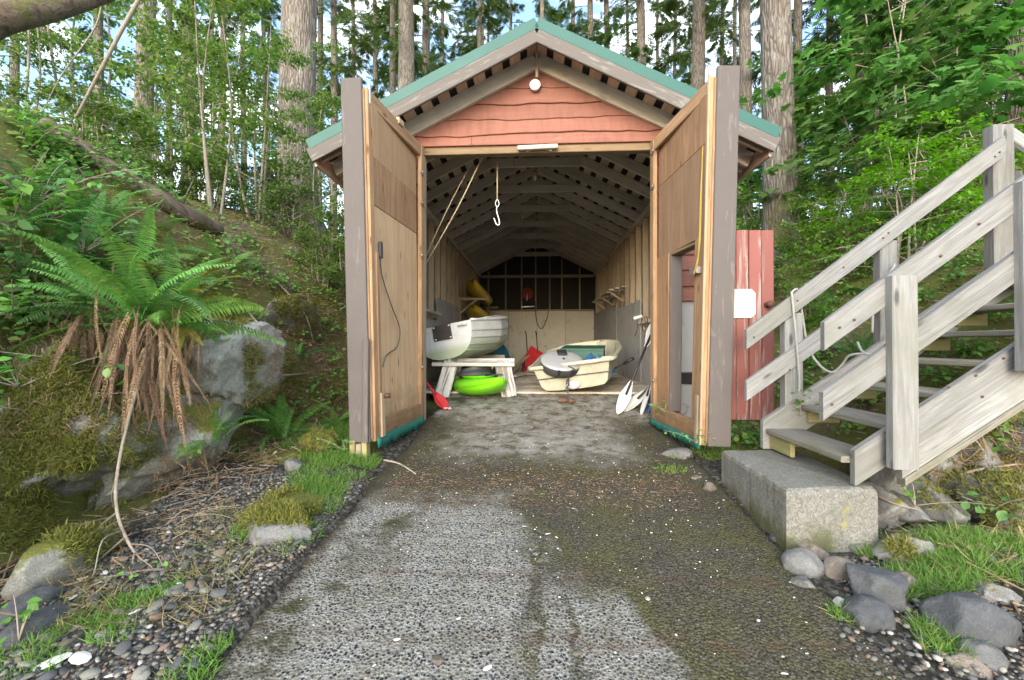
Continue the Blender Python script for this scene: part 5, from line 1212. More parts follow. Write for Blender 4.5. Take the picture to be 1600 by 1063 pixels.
R_ = frames(Nn, rg.normal(0, 1, Nn.shape)); L = .014+.03*rg.random(len(P_))
V_, F_ = scatter(BL, BF, R_, P_, np.stack([np.full(len(P_), .0028), L, L*.7], 1))
tag(kind(obj('moss', mesh_np('moss', V_, F_, MMo)), 'stuff'), 'yellow green moss cushions on the rocks and bank', 'moss')
# ------------------------------------------------------------------ ferns
MFn = leafmat('fern_green', [(.09,.215,.05), (.125,.285,.06), (.17,.36,.075), (.10,.24,.05)], .35, .45)
MFd = leafmat('fern_deep_green', [(.06,.15,.045), (.08,.19,.055), (.105,.23,.055)], .3, .5)
MFy = leafmat('fern_yellowing', [(.16,.19,.03), (.30,.22,.04), (.10,.18,.03), (.34,.17,.04)], .3, .6)
MFb = leafmat('fern_dead', [(.17,.11,.065), (.24,.16,.10), (.11,.07,.042), (.29,.205,.135)], .15, .85)
def frond_mesh(L, th0, th1, mat, seed, n=38, wid=.13, droop=.15, power=1.0, name='frond'):
    """grows from the origin along +X, arching; pinnae on both sides"""
    r = np.random.default_rng(seed); q = np.linspace(0, 1, n+1); th = np.radians(th0+(th1-th0)*q**power)
    ds = L/n; P_ = np.zeros((n+1, 3)); 
    for i in range(n): P_[i+1] = P_[i]+ds*np.array([math.sin(th[i]), .06*math.sin(seed+3*q[i])*q[i], math.cos(th[i])])
    V, F = tube_vf([Vector(p) for p in P_[::3]], list(np.linspace(.0042, .0012, len(P_[::3]))), 4); V = [tuple(v) for v in V]
    for i in range(3, n):
        w_ = wid*(math.sin(math.pi*min(1, (q[i]*.92+.08))**.75)**.8)*(1-.15*r.random()); tan = P_[i]-P_[i-1]; tan /= np.linalg.norm(tan)
        for s in (-1, 1):
            side = np.array([0, s, 0])+tan*(.28+.08*r.normal())+np.array([0, 0, -droop-.08*abs(r.normal())]); side /= np.linalg.norm(side); nr = np.cross(side, tan); h_ = ds*.43
            b = len(V); p0 = P_[i]; mid = p0+side*w_*.5+np.array([0, 0, .004])
            V += [tuple(p0-tan*h_*.55), tuple(mid-tan*h_), tuple(p0+side*w_+np.array([0,0,-.012-droop*.03])), tuple(mid+tan*h_*.9), tuple(p0+tan*h_*.6)]
            F += [(b, b+1, b+3, b+4), (b+1, b+2, b+3)]
    return mesh(name, V, F, mat)
FR = {}
for k, mat in (('g', MFn), ('d', MFd), ('y', MFy)):
    FR[k] = [frond_mesh(1.0, 25, 112, mat, 1), frond_mesh(1.0, 45, 100, mat, 2, 40, .12), frond_mesh(1.0, 55, 125, mat, 3, 36, .13), frond_mesh(1.0, 15, 85, mat, 4, 42, .12)]
FR['b'] = [frond_mesh(1.0, 130, 188, MFb, 5, 36, .06, .35, .25, 'dead_frond'), frond_mesh(1.0, 158, 192, MFb, 6, 38, .05, .5, .3, 'dead_frond'), frond_mesh(1.0, 145, 178, MFb, 7, 34, .065, .3, .3, 'dead_frond')]
def fern(label, p_, L, n, seed, kinds='gggd', az=(0, 360), dead=0, deadL=.6, daz=(230, 330), tilt=0):
    r = random.Random(seed); fo = thing('fern', label, 'fern', p_, 'sword ferns')
    for i in range(n):
        k = r.choice(kinds); a = math.radians(az[0]+(az[1]-az[0])*(i+.5*r.random())/n); s_ = L*r.uniform(.5, 1.15)
        link(bpy.data.objects.new('frond', r.choice(FR[k])), fo, Matrix.Translation(Vector(p_)+Vector((r.gauss(0,.03), r.gauss(0,.03), 0))) @ Matrix.Rotation(a, 4, 'Z') @ Matrix.Rotation(math.radians(r.gauss(tilt, 17)), 4, 'Y') @ Matrix.Rotation(math.radians(r.gauss(0, 26)), 4, 'X') @ Matrix.Scale(s_, 4))
    for i in range(dead):
        a = math.radians(r.uniform(*daz)); s_ = deadL*r.uniform(.4, 1.08)
        link(bpy.data.objects.new('dead_frond', r.choice(FR['b'])), fo, Matrix.Translation(Vector(p_)+Vector((r.gauss(.02,.19)*deadL, r.gauss(-.06,.06), r.gauss(-.03,.09)))) @ Matrix.Rotation(a, 4, 'Z') @ Matrix.Rotation(math.radians(r.gauss(0, 12)), 4, 'Y') @ Matrix.Rotation(math.radians(r.gauss(0, 12)), 4, 'X') @ Matrix.Diagonal((s_, s_*r.uniform(.45, 1.0), s_, 1)))
    return fo
def surf(px, py, off=0.):
    h_ = drop(px, py)
    return h_[0]+Vector((0, 0, off)) if h_ else at(px, py, 8)
big = at(225, 510, 2.75)
fern('largest sword fern, spreading over the pale boulder with a skirt of dead fronds', big, .80, 30, 1, 'ggggggdy', (-70, 290), 70, .72, (200, 360))
fern('sword fern just above the largest one on the bank', at(205, 430, 3.3), .62, 16, 2, 'ggd', (0, 360), 6, .4)
fern('sword fern at the upper left of the bank crest', at(120, 400, 3.2), .62, 14, 3, 'ggd', (0, 360), 5, .4)
fern('sword fern by the fallen log on the bank', at(245, 395, 4.2), .6, 14, 4, 'gg', (0, 360), 3, .4)
fern('yellowing sword fern right of the largest one', at(300, 470, 3.6), .60, 12, 5, 'ydgy', (250, 450), 4, .35)
fern('upright sword fern at the foot of the bank near the left door', (-2.38, 4.15, g1(-2.38, 4.15)), .72, 15, 6, 'ggg', (0, 360), 2, .3)
fern('low sword fern in front of the upright one', surf(335, 700, .02), .55, 12, 7, 'dgg', (0, 360), 8, .3, (180, 360))
fern('sword fern high on the left bank below the fallen log', at(160, 345, 3.6), .55, 14, 31, 'ggd', (0, 360), 3, .4)
fern('sword fern at the left edge among salal leaves', at(45, 350, 2.9), .55, 13, 32, 'gdg', (0, 360), 4, .4)
fern('small sword fern beyond the boulder on the bank', at(345, 430, 4.6), .5, 12, 33, 'gg', (0, 360), 3, .3)
fern('small sword fern in the debris slope by the left door', surf(470, 560, .02), .42, 10, 34, 'gd', (0, 360), 4, .3, (0, 360))
fern('arching sword fern growing out of the right side of the largest one', at(275, 520, 2.85), .66, 12, 41, 'ggyd', (-60, 70), 26, .6, (220, 340))
fern('smaller sword fern left of the largest one', at(150, 480, 2.75), .6, 13, 42, 'gdgy', (120, 320), 22, .6, (220, 340))
fern('low spreading fern by the grass near the left door', (-2.05, 4.55, g1(-2.05, 4.55)), .5, 11, 43, 'gg', (0, 360), 3, .3)
fern('yellow-tipped fern hanging over the boulder edge', at(268, 505, 2.95), .55, 7, 8, 'ydy', (290, 380), 0)
fern('brown dying fern on the lower bank above the gravel', surf(372, 705, .02), .34, 5, 9, 'yd', (0, 360), 12, .3, (0, 360))
for i, (px, py, Y, lb) in enumerate(((1300, 470, 5.2, 'dark fern on the slope behind the stair railing'), (1240, 400, 6.6, 'fern at the foot of the big grey trunk'), (1345, 560, 4.3, 'fern in the shade behind the stair treads'), (1265, 520, 4.6, 'small fern beside the red plank door'), (1410, 470, 5.0, 'fern on the slope between the upper railings'))):
    p_ = hit(px, py); fern(lb, p_, .55, 12, 20+i, 'ddg', (0, 360), 3, .3, (0, 360))

# ------------------------------------------------------------------ leafy plants on the bank
def leaf_tpl(kind_):
    if kind_ == 'oval': return [(0,0,0), (-.32,.3,.07), (-.34,.6,.07), (0,1,-.06), (.34,.6,.07), (.32,.3,.07), (0,.45,0)], [(0,6,1), (1,6,2), (2,6,3), (3,6,4), (4,6,5), (5,6,0)]
    if kind_ == 'kite': return [(0,0,0), (-.30,.45,.08), (0,1,-.04), (.30,.45,.08)], [(0,3,2,1)]
    if kind_ == 'thin': return [(0,0,0), (-.13,.4,.04), (0,1,-.05), (.13,.4,.04)], [(0,3,2,1)]
    if kind_ == 'maple':
        pts = [(0,0), (.20,.06), (.52,-.02), (.40,.20), (.70,.42), (.42,.46), (.44,.66), (.20,.60), (0,1.0), (-.20,.60), (-.44,.66), (-.42,.46), (-.70,.42), (-.40,.20), (-.52,-.02), (-.20,.06)]
        V = [(x, y, -.10*abs(x)-.08*max(0, y-.5)) for x, y in pts]+[(0,.35,.05)]; n = len(pts)
        return V, [(i, (i+1) % n, n) for i in range(n)]
MLv = {'salal': leafmat('salal_leaf', [(.07,.17,.05), (.10,.23,.065), (.14,.29,.075)], .3, .4),
       'bramble': leafmat('bramble_leaf', [(.09,.24,.035), (.13,.32,.05), (.17,.38,.07)], .4, .5),
       'maple': leafmat('maple_leaf', [(.065,.155,.035), (.09,.20,.045), (.12,.25,.055), (.16,.29,.075)], .5, .6),
       'huck': leafmat('huckleberry_leaf', [(.09,.22,.02), (.13,.30,.03), (.17,.36,.045)], .5, .5),
       'alder': leafmat('alder_leaf', [(.07,.15,.027), (.105,.20,.04), (.145,.25,.055), (.24,.31,.09)], .5, .5),
       'fir': leafmat('fir_needles', [(.06,.115,.035), (.085,.15,.04), (.115,.185,.05), (.165,.225,.06)], .35, .6),
       'dark': leafmat('cedar_spray', [(.033,.08,.025), (.045,.105,.03), (.065,.13,.032)], .3, .6)}
def plant(label, p_, h, n, L, mat, seed, spread=.3, kind_='oval', name='leafy_plant'):
    r = np.random.default_rng(seed); pl_ = thing(name, label, 'plant', p_); p_ = np.array(p_)
    C_, D_ = [], []
    for s_ in range(max(3, n//9)):
        tip = np.array([r.normal(0, spread), r.normal(0, spread)-.08, h*(.5+.6*r.random())]); mid = tip*.5+np.array([0, 0, h*.15])
        tube('stem', [Vector(p_), Vector(p_+mid), Vector(p_+tip)], [.004, .0015], M['lichenwood'], pl_, 5, 4)
        for k in range(n//max(3, n//9)):
            q = .25+.75*r.random(); c = 2*q*(1-q)*mid+q*q*tip; C_.append(p_+c+r.normal(0, .025, 3)); D_.append(r.normal(0, 1, 3)*np.array([1,1,.4])+np.array([0,-.4,-.1]))
    C_, D_ = np.array(C_), np.array(D_); up = np.tile([0, -.45, 1.], (len(C_), 1))+r.normal(0, .3, (len(C_), 3)); tv, tf = leaf_tpl(kind_)
    V_, F_ = scatter(tv, tf, frames(D_, up), C_, L*(.6+.7*r.random(len(C_))))
    kind(obj('leaves', mesh_np('leaves', V_, F_, MLv[mat], True), pl_), 'stuff'); return pl_
PLN = [((25, 230), 3.3, .32, 80, .07, 'bramble', 'leafy shrub at the top of the bank, left edge'), ((150, 235), 4.6, .3, 60, .06, 'salal', 'leafy plant behind the upper end of the fallen log'), ((75, 320), 3.0, .3, 80, .065, 'bramble', 'bright leafy plant among the ferns, upper left'), ((190, 560), 2.6, .16, 30, .05, 'salal', 'leaves among the hanging dead fronds'), ((95, 245), 3.7, .30, 60, .07, 'salal', 'leafy shrub hiding the near end of the fallen log'), ((180, 300), 4.2, .25, 50, .06, 'bramble', 'leafy plant in front of the fallen log'), ((240, 340), 4.6, .22, 44, .06, 'salal', 'small leafy plant below the middle of the fallen log'), ((300, 385), 5.2, .22, 44, .055, 'bramble', 'small leafy plant below the lower end of the fallen log'), ((60, 290), 2.9, .35, 90, .085, 'salal', 'glossy leafy shrub at the crest of the bank, upper left'), ((15, 330), 2.5, .35, 80, .075, 'bramble', 'bright leafy plant at the left edge above the bank'), ((130, 370), 2.9, .28, 70, .07, 'salal', 'leafy plant between the ferns on the bank crest'), ((110, 470), 2.7, .22, 60, .065, 'salal', 'blue green leafy plant left of the largest fern'), ((30, 580), 2.2, .18, 45, .06, 'bramble', 'bright bramble leaves at the left edge, mid height'), ((70, 620), 2.35, .2, 46, .06, 'bramble', 'bramble sprig on the mossy outcrop'), ((20, 470), 2.3, .22, 50, .06, 'bramble', 'leafy bramble above the mossy outcrop'), ((250, 450), 3.2, .22, 40, .06, 'salal', 'leaves poking through the middle of the largest fern'), ((30, 400), 2.7, .28, 70, .07, 'salal', 'dense leaves below the bank crest at the left edge')]
for i, ((px, py), Y, h_, n_, L, m_, lb) in enumerate(PLN): plant(lb, at(px, py+25, Y+.15), h_, n_, L, m_, 100+i)
for i, (px, py, h_, n_, L, m_, lb) in enumerate(((300, 715, .14, 36, .035, 'bramble', 'small bright seedlings below the largest fern'), (405, 665, .16, 34, .035, 'bramble', 'small bright plant under the upright fern'), (540, 705, .12, 36, .03, 'bramble', 'bright weeds beside the post stub'), (30, 1000, .16, 14, .045, 'bramble', 'bramble seedling on the corner stone'), (265, 890, .08, 12, .03, 'bramble', 'tiny seedling in the left gravel'), (470, 650, .2, 40, .03, 'alder', 'young weeds on the debris slope by the left door'), (520, 640, .25, 44, .03, 'alder', 'leafy weeds behind the left door edge'), (1040, 645, .1, 24, .03, 'bramble', 'weeds under the wicket opening'), (1085, 690, .1, 30, .03, 'bramble', 'weeds below the right door tarp'), (1160, 685, .22, 60, .03, 'bramble', 'fresh weeds under the red plank door'), (1430, 790, .12, 16, .03, 'bramble', 'small plant in the rubble wall'), (1540, 805, .16, 14, .06, 'salal', 'broad-leaved weed against the rubble wall'), (1570, 690, .16, 20, .035, 'alder', 'little plant on top of the rubble wall'), (1250, 650, .2, 44, .035, 'alder', 'leafy growth beside the lowest stair post'), (1480, 560, .2, 40, .04, 'alder', 'greenery behind the stair treads'))):
    plant(lb, surf(px, py), h_, n_, L, m_, 140+i, .12)

# low cover spread over the whole bank and the right slope
MCov = leafmat('bank_cover_leaf', [(.085,.19,.045), (.12,.26,.055), (.17,.33,.075), (.24,.28,.06)], .35, .5)
def cover(name, label, boxes, mat, L, per, seed, tpl='oval', hgt=.10):
    r = random.Random(seed); C_, D_ = [], []
    for (x0, y0, x1, y1, k_) in boxes:
        for _ in range(k_):
            h_ = drop(r.uniform(x0, x1), r.uniform(y0, y1))
            if not h_ or h_[2].name.split('.')[0] != 'ground' or noise.noise(h_[0]*2.3+Vector((9, 0, 0))) < -.1: continue
            for _k in range(per):
                C_.append((h_[0]+h_[1]*r.uniform(.01, hgt)+Vector((r.gauss(0,.05), r.gauss(0,.05), r.gauss(0,.02))))[:]); D_.append((r.gauss(0,1), r.gauss(-.4,1), r.gauss(-.1,.4)))
    C_, D_ = np.array(C_), np.array(D_); up = np.tile([.2, -.5, 1.], (len(C_), 1))+rg.normal(0, .35, (len(C_), 3)); tv, tf = leaf_tpl(tpl)
    V_, F_ = scatter(tv, tf, frames(D_, up), C_, L*(.5+.8*rg.random(len(C_))))
    return tag(kind(obj(name, mesh_np(name, V_, F_, mat, True)), 'stuff'), label, 'ground cover')
cover('bank_ground_cover', 'small-leaved ground cover over the left bank', ((0, 180, 260, 300, 700), (0, 220, 150, 560, 420), (150, 260, 400, 470, 480), (380, 360, 545, 520, 420), (400, 500, 545, 680, 110), (0, 560, 140, 660, 60), (220, 300, 545, 400, 160)), MCov, .05, 6, 5)
cover('slope_ground_cover', 'leafy ground cover on the slope behind the stairs', ((1215, 330, 1600, 560, 1300), (1300, 560, 1600, 700, 420), (1215, 470, 1300, 650, 320), (1140, 660, 1190, 700, 60)), MCov, .05, 6, 6)
cover('brown_leaf_litter', 'brown dead leaves lying on the banks', ((0, 420, 330, 640, 200), (400, 480, 545, 700, 260), (1215, 330, 1600, 560, 160), (250, 690, 420, 800, 120), (1400, 600, 1600, 720, 120)), ML, .045, 3, 7, 'kite', .02)

n_ = 5200; x = -2.6-4.2*rg.random(n_); y = .6+3.6*rg.random(n_); k_ = np.array([noise.noise((a_*1.7, b_*1.7, 4)) > -.15 for a_, b_ in zip(x, y)]) & (x < np.interp(y, [0, 2.2, 4.2], [-2.7, -2.95, -3.2])); x, y = x[k_], y[k_]; n_ = len(x)
tv, tf = leaf_tpl('oval'); V_, F_ = scatter(tv, tf, frames(rg.normal(0, 1, (n_, 3))*np.array([1, 1, .4]), np.tile([.5, -.4, 1.], (n_, 1))+rg.normal(0, .35, (n_, 3))), np.stack([x+.12, y, terrain(x, y)+.05+.13*rg.random(n_)], 1), .05*(.5+.8*rg.random(n_)))
tag(kind(obj('upper_bank_cover', mesh_np('upper_bank_cover', V_, F_, MCov, True)), 'stuff'), 'leafy ground cover on the upper left bank', 'ground cover')
# straw, roots and hanging dead stems on the bank face
r_ = random.Random(77); C_, D_ = [], []
for (x0, y0, x1, y1, k_) in ((0, 400, 330, 680, 900), (100, 230, 340, 420, 500), (380, 420, 545, 680, 700), (240, 700, 420, 800, 300), (1380, 640, 1600, 740, 260), (1220, 360, 1600, 560, 260)):
    for _ in range(k_):
        h_ = drop(r_.uniform(x0, x1), r_.uniform(y0, y1))
        if h_ and h_[2].name.split('.')[0] in ('ground', 'rock'):
            for _k in range(3): C_.append((h_[0]+h_[1]*r_.uniform(.005, .04))[:]); D_.append((r_.gauss(.2, .6), r_.gauss(-.3, .5), r_.gauss(-.5, .6)))
C_, D_ = np.array(C_), np.array(D_); n_ = len(C_); L = .03+.14*rg.random(n_)**2
V_, F_ = scatter([(-1,-.5,0), (1,-.5,0), (.8,0,4), (-.8,0,4), (.4,.5,0), (-.4,.5,0)], [(0,1,2,3), (3,2,4,5)], frames(D_, rg.normal(0, 1, (n_, 3))), C_, np.stack([np.full(n_, .0022), L, np.full(n_, .0022)], 1))
tag(kind(obj('bank_straw', mesh_np('bank_straw', V_, F_, ML)), 'stuff'), 'dry straw, roots and dead stems hanging on the banks', 'dead stems')

# ------------------------------------------------------------------ sticks, log
def stick(label, pts, rad, branches=(), name='branch', mat='lichenwood'):
    b_ = thing(name, label, 'branch', pts[0]); tube('stem', pts, rad, M[mat], b_, 8, 6)
    for pp, rr_ in branches: tube('twig', pp, rr_, M[mat], b_, 6, 5)
    return b_
Y0 = 2.35
stick('pale dead branch leaning down from the bank into the gravel', [at(236, 552, 2.75), at(205, 640, 2.62), at(184, 735, 2.5), at(183, 800, 2.4), at(205, 855, 2.35), at(232, 885, 2.3)], [.009, .008, .009, .008, .004],
      [([at(184, 800, 2.42), at(150, 830, 2.4), at(122, 880, 2.3), at(140, 910, 2.2)], [.007,.003]), ([at(195, 840, 2.37), at(160, 870, 2.3), at(140, 885, 2.25)], [.006,.003]), ([at(210, 865, 2.33), at(205, 890, 2.25), at(203, 915, 2.2)], [.007,.003]), ([at(200, 850, 2.36), at(235, 855, 2.3), at(255, 885, 2.2)], [.004,.002]), ([at(178, 795, 2.42), at(175, 770, 2.3), at(186, 740, 2.3)], [.004,.002]), ([at(190, 830, 2.38), at(160, 845, 2.2), at(145, 900, 2.15), at(120, 915, 2.15)], [.004,.002]), ([at(215, 870, 2.3), at(240, 890, 2.2), at(248, 920, 2.1)], [.003,.0015])])
rr = random.Random(12)
for i in range(18):
    px, py = rr.uniform(250, 385), rr.uniform(735, 835); a = surf(px, py, .02); an = rr.uniform(-.5, .9); L = rr.uniform(.15, .45)
    b = a+Vector((L*math.cos(an), L*math.sin(an)*.6, rr.uniform(.0, .10))); m_ = a.lerp(b, .5)+Vector((0, 0, rr.uniform(.0, .03)))
    o = tube('twig', [a, m_, b], [.003, .0012], M['lichenwood'], None, 5, 4); tag(o, 'thin dead twig in the tangle between the bank and the flat speckled rock', 'twig', 'twig tangle at the bank foot')
for i, (pts, r_, lb) in enumerate((([(436, 590), (480, 585), (535, 570)], .012, 'pale stick lying across the debris slope by the left door'), ([(380, 480), (420, 525), (470, 560)], .009, 'dead branch sliding down the mossy bank'), ([(430, 440), (475, 490), (490, 540)], .008, 'thin branch high on the debris slope'), ([(600, 722), (625, 728), (650, 744)], .010, 'short pale stick on the ramp near the left door'), ([(470, 470), (500, 510), (540, 525)], .01, 'grey stick under the shrubs by the left door'), ([(1500, 745), (1545, 735), (1600, 728)], .01, 'dead stick behind the rubble wall'), ([(1372, 780), (1400, 792), (1432, 800)], .007, 'bent twig at the landing block corner'))):
    stick(lb, [surf(x, y, .015) for x, y in pts], [r_, r_*.5])
MBk = None
t = NT('fir_bark'); c = t.coord('Object', (17, 17, 2.2), 19.); c0 = t.coord('Object', (1, 1, .45), 19.)
b1 = t.noise(c, 1.4, 7, .65, 1.0); v_ = t.new('TexVoronoi', Vector=t.coord('Object', (19, 19, 3.2), 19.), Scale=1., feature='DISTANCE_TO_EDGE').outputs['Distance']
col = t.mix(t.mask(b1, .32, .68), (.12,.10,.082), (.285,.26,.23)); col = t.mix(t.math('MULTIPLY', t.mask(v_, .16, .02), .75), col, (.08,.066,.054)); col = t.mix(t.math('MULTIPLY', t.mask(t.noise(c0, 5, 6, .7), .52, .66), .55), col, (.33,.325,.295))
zz = t.new('SeparateXYZ', Vector=t.coord('Object')).outputs['Z']; mb = t.math('MULTIPLY', t.mask(zz, 1.5, .1), t.mask(t.noise(c0, 4, 5), .38, .55)); col = t.mix(mb, col, (.09,.085,.02))
M['bark'] = t.out(t.vary(col, .2), .95, t.math('ADD', t.math('MULTIPLY', v_, 1.6), b1), 1.0, .045)
t = NT('log_bark'); c = t.coord('Object', (1.2, 10, 10), 9.); b1 = t.noise(c, 1.5, 7, .65, .8); col = t.mix(t.mask(b1, .3, .7), (.05,.038,.03), (.21,.165,.125)); col = t.mix(t.math('MULTIPLY', t.mask(t.noise(t.coord('Object'), 5, 5), .53, .63), .7), col, (.10,.11,.03)); M['logbark'] = t.out(col, .95, b1, 1., .03)
lg = thing('fallen_log', 'dark fallen log lying along the top of the left bank', 'log', at(80, 220, 4.0))
lpts = []
for px, py in ((66, 206), (130, 246), (200, 290), (270, 332), (340, 368)):
    q = hit(px, py, .04); q = q if q.y < 7.2 else at(px, py, 6.6); lpts.append(q+Vector((0, 0, .05)))
a, b = lpts[0], lpts[-1]; axm = Matrix.Translation(a) @ frame(b-a, (0,0,1)); inv_ = axm.inverted(); lsp = spline([inv_ @ q for q in lpts], 6)
V, F = tube_vf(lsp, [.088+.010*math.sin(k*1.3)+.006*math.sin(k*3.1) for k in range(len(lsp))], 14); obj('trunk', mesh('trunk', V, F, M['logbark'], True), lg, axm)
for k, dv in ((6, (.1, -.1, .22)), (13, (-.1, -.12, .2)), (19, (.12, 0, .25))): p_ = axm @ lsp[k]+Vector((0, 0, .06)); tube('stub', [p_, p_+Vector(dv)], [.012, .005], M['logbark'], lg, 6)
ob = thing('overhanging_trunk', 'thick dark mossy trunk leaning across the upper left corner', 'tree', at(-60, 45, 3.6))
pts = [Vector((-7.2, 2.9, g1(-7.2, 2.9)-.1)), at(-160, 60, 3.4), at(0, 24, 3.6), at(110, 2, 3.9), at(230, -40, 4.3), at(330, -110, 4.8)]
tube('trunk', pts, [.19, .16, .12, .075, .03], M['logbark'], ob, 12)
tube('limb', [at(118, 185, 4.6), at(165, 95, 4.6), at(205, 20, 4.6), at(235, -30, 4.7)], [.012, .018, .02, .022], M['lichenwood'], ob, 8)
tube('limb', [at(60, 190, 4.4), at(95, 120, 4.4), at(150, 40, 4.4), at(160, -20, 4.5)], [.005, .007, .009], M['lichenwood'], ob, 6)

# ------------------------------------------------------------------ trees
def trunk_mesh(h, r0, seed, lean=(0, 0), n=14, flare=.5, bottom=-.4):
    r = np.random.default_rng(seed); zs = np.concatenate([np.linspace(bottom, 1.2, 9), np.linspace(1.8, h, 18)]); V, F = [], []
    ph = r.random(4)*6
    for z in zs:
        rad = r0*(1-.75*max(z, 0)/h)*(1+flare*math.exp(-max(z, 0)*2.6)); cx = lean[0]*z+.04*math.sin(z*.5+ph[0])*min(1, z/3); cy_ = lean[1]*z+.04*math.sin(z*.4+ph[1])*min(1, z/3)
        for k in range(n):
            a = 2*math.pi*k/n; w_ = 1+.05*math.sin(3*a+ph[2]+z*.3)+.04*math.sin(5*a+ph[3])+.10*flare*math.exp(-max(z, 0)*2.5)*math.sin(5*a+ph[1]); V.append((cx+rad*w_*math.cos(a), cy_+rad*w_*math.sin(a), z))
    for i in range(len(zs)-1):
        for k in range(n): F.append((i*n+k, i*n+(k+1)%n, (i+1)*n+(k+1)%n, (i+1)*n+k))
    return mesh('trunk', V, F, M['bark'], True)
def conifer_crown(seed, h, z0, mat, nb=64, Lmax=3.2, nl=95, leaf=.26):
    r = np.random.default_rng(seed); C_, D_, S_ = [], [], []; BV, BFc = [], []
    for b in range(nb):
        z = z0+(h-z0)*(b+r.random())/nb; L = Lmax*(.45+.55*r.random())*(1-.55*(z-z0)/(h-z0)); a = r.random()*6.283; dr_ = r.uniform(.15, .5)
        q = np.linspace(0, 1, 6); pts = np.stack([np.cos(a)*L*q, np.sin(a)*L*q, z+.12*L*q-dr_*L*q*q], 1)
        v, f = tube_vf([Vector(p) for p in pts], list(np.linspace(.022, .004, 6)), 4, False); o_ = len(BV); BV += [tuple(p) for p in v]; BFc += [tuple(i+o_ for i in g) for g in f]
        m_ = nl; t_ = .12+.88*r.random(m_)**.75; P_ = np.stack([np.interp(t_, q, pts[:, k]) for k in range(3)], 1); sd_ = r.choice([-1, 1], m_); off = (1-t_*.75)*L*.34*r.random(m_)
        lat = np.stack([-np.sin(a)*sd_, np.cos(a)*sd_, np.zeros(m_)], 1); rad = np.tile([np.cos(a), np.sin(a), 0], (m_, 1))
        P_ = P_+lat*off[:, None]+rad*(off*.5)[:, None]; P_[:, 2] -= off*.35+.05*r.random(m_)
        C_.append(P_); D_.append(lat*.8+rad*.75+np.stack([np.zeros(m_), np.zeros(m_), -.35-.35*r.random(m_)], 1)+r.normal(0, .25, (m_, 3))); S_.append(leaf*(.5+.7*r.random(m_)))
    C_, D_, S_ = np.concatenate(C_), np.concatenate(D_), np.concatenate(S_); up = np.tile([0, 0, 1.], (len(C_), 1))+r.normal(0, .3, (len(C_), 3))
    tv, tf = [], []
    for (y0, a_, l_) in ((.0, .55, .42), (.18, .75, .46), (.36, .85, .42), (.54, .8, .34), (.70, .7, .25)):
        for s_ in (-1, 1):
            b = len(tv); dx, dy = s_*math.sin(a_)*l_, math.cos(a_)*l_; tv += [(0, y0, 0), (dx*.5-dy*.07*s_, y0+dy*.5+.05, -.02), (dx, y0+dy, -.09), (dx*.5+dy*.07*s_, y0+dy*.5-.05, -.02)]; tf.append((b, b+1, b+2, b+3))
    b = len(tv); tv += [(-.035, .0, 0), (.035, .0, 0), (.03, .7, 0), (0, 1.0, -.1), (-.03, .7, 0)]; tf.append((b, b+1, b+2, b+3, b+4))
    V_, F_ = scatter(tv, tf, frames(D_, up), C_, S_*1.35)
    nB = len(BV); faces = [np.asarray(BFc)]+[f+nB for f in F_]
    me = mesh_np('crown', np.concatenate([np.array(BV), V_]), faces, mat); return me
CC = [conifer_crown(1, 26, 4.0, MLv['fir'], 56, 2.7, 46, .30), conifer_crown(2, 26, 6.5, MLv['fir'], 46, 2.3, 46, .28), conifer_crown(3, 24, 2.0, MLv['dark'], 72, 3.1, 62, .30), conifer_crown(4, 28, 9.0, MLv['fir'], 44, 2.7, 46, .30)]
def conifer(label, px, py, wpx, Y, crown=0, lean=(0, 0), seed=0, cs=1.0, rot=0., group='tall conifers behind the boathouse'):
    c_ = at(px, 540, Y); x = c_.x; z = g1(x, Y); r0 = wpx/FPX*Y/2
    tr_ = thing('conifer_tree', label, 'tree', (x, Y, z), group)
    obj('trunk', trunk_mesh(30, r0, seed, lean, 16 if wpx > 25 else 10, .5), tr_, Matrix.Translation((x, Y, z)))
    if crown is not None: link(bpy.data.objects.new('crown', CC[crown]), tr_, Matrix.Translation((x, Y, z)) @ Matrix.Rotation(rot or seed*1.7, 4, 'Z') @ Matrix.Diagonal((cs, cs, cs, 1)))
    return tr_
# foreground trunks that can be told apart
conifer('thickest mossy-footed trunk left of the boathouse', 462, 370, 58, 9.5, 3, (.012, 0), 1)
conifer('big straight grey trunk just right of the boathouse roof', 1222, 390, 46, 8.6, 3, (-.012, 0), 2)
conifer('grey trunk close behind the big one right of the roof', 1166, 300, 20, 12, 1, (0, 0), 3)
conifer('trunk at the right edge above the stairs', 1600, 250, 36, 7.2, 3, (.0, 0), 4)
conifer('pale thick trunk left of the roof slope', 632, 100, 30, 14, 1, (0, 0), 5)
conifer('trunk right of the roof ridge with dark knots', 1092, 100, 24, 15, 1, (0, 0), 6)
conifer('pale trunk far left under the overhanging trunk', 222, 160, 28, 12, 3, (.006, 0), 7)
conifer('pale pair trunk, left one, left of the thickest trunk', 293, 160, 22, 13.5, 1, (0, 0), 8)
conifer('pale trunk immediately left of the left door top', 520, 160, 12, 17, 0, (0, 0), 9)
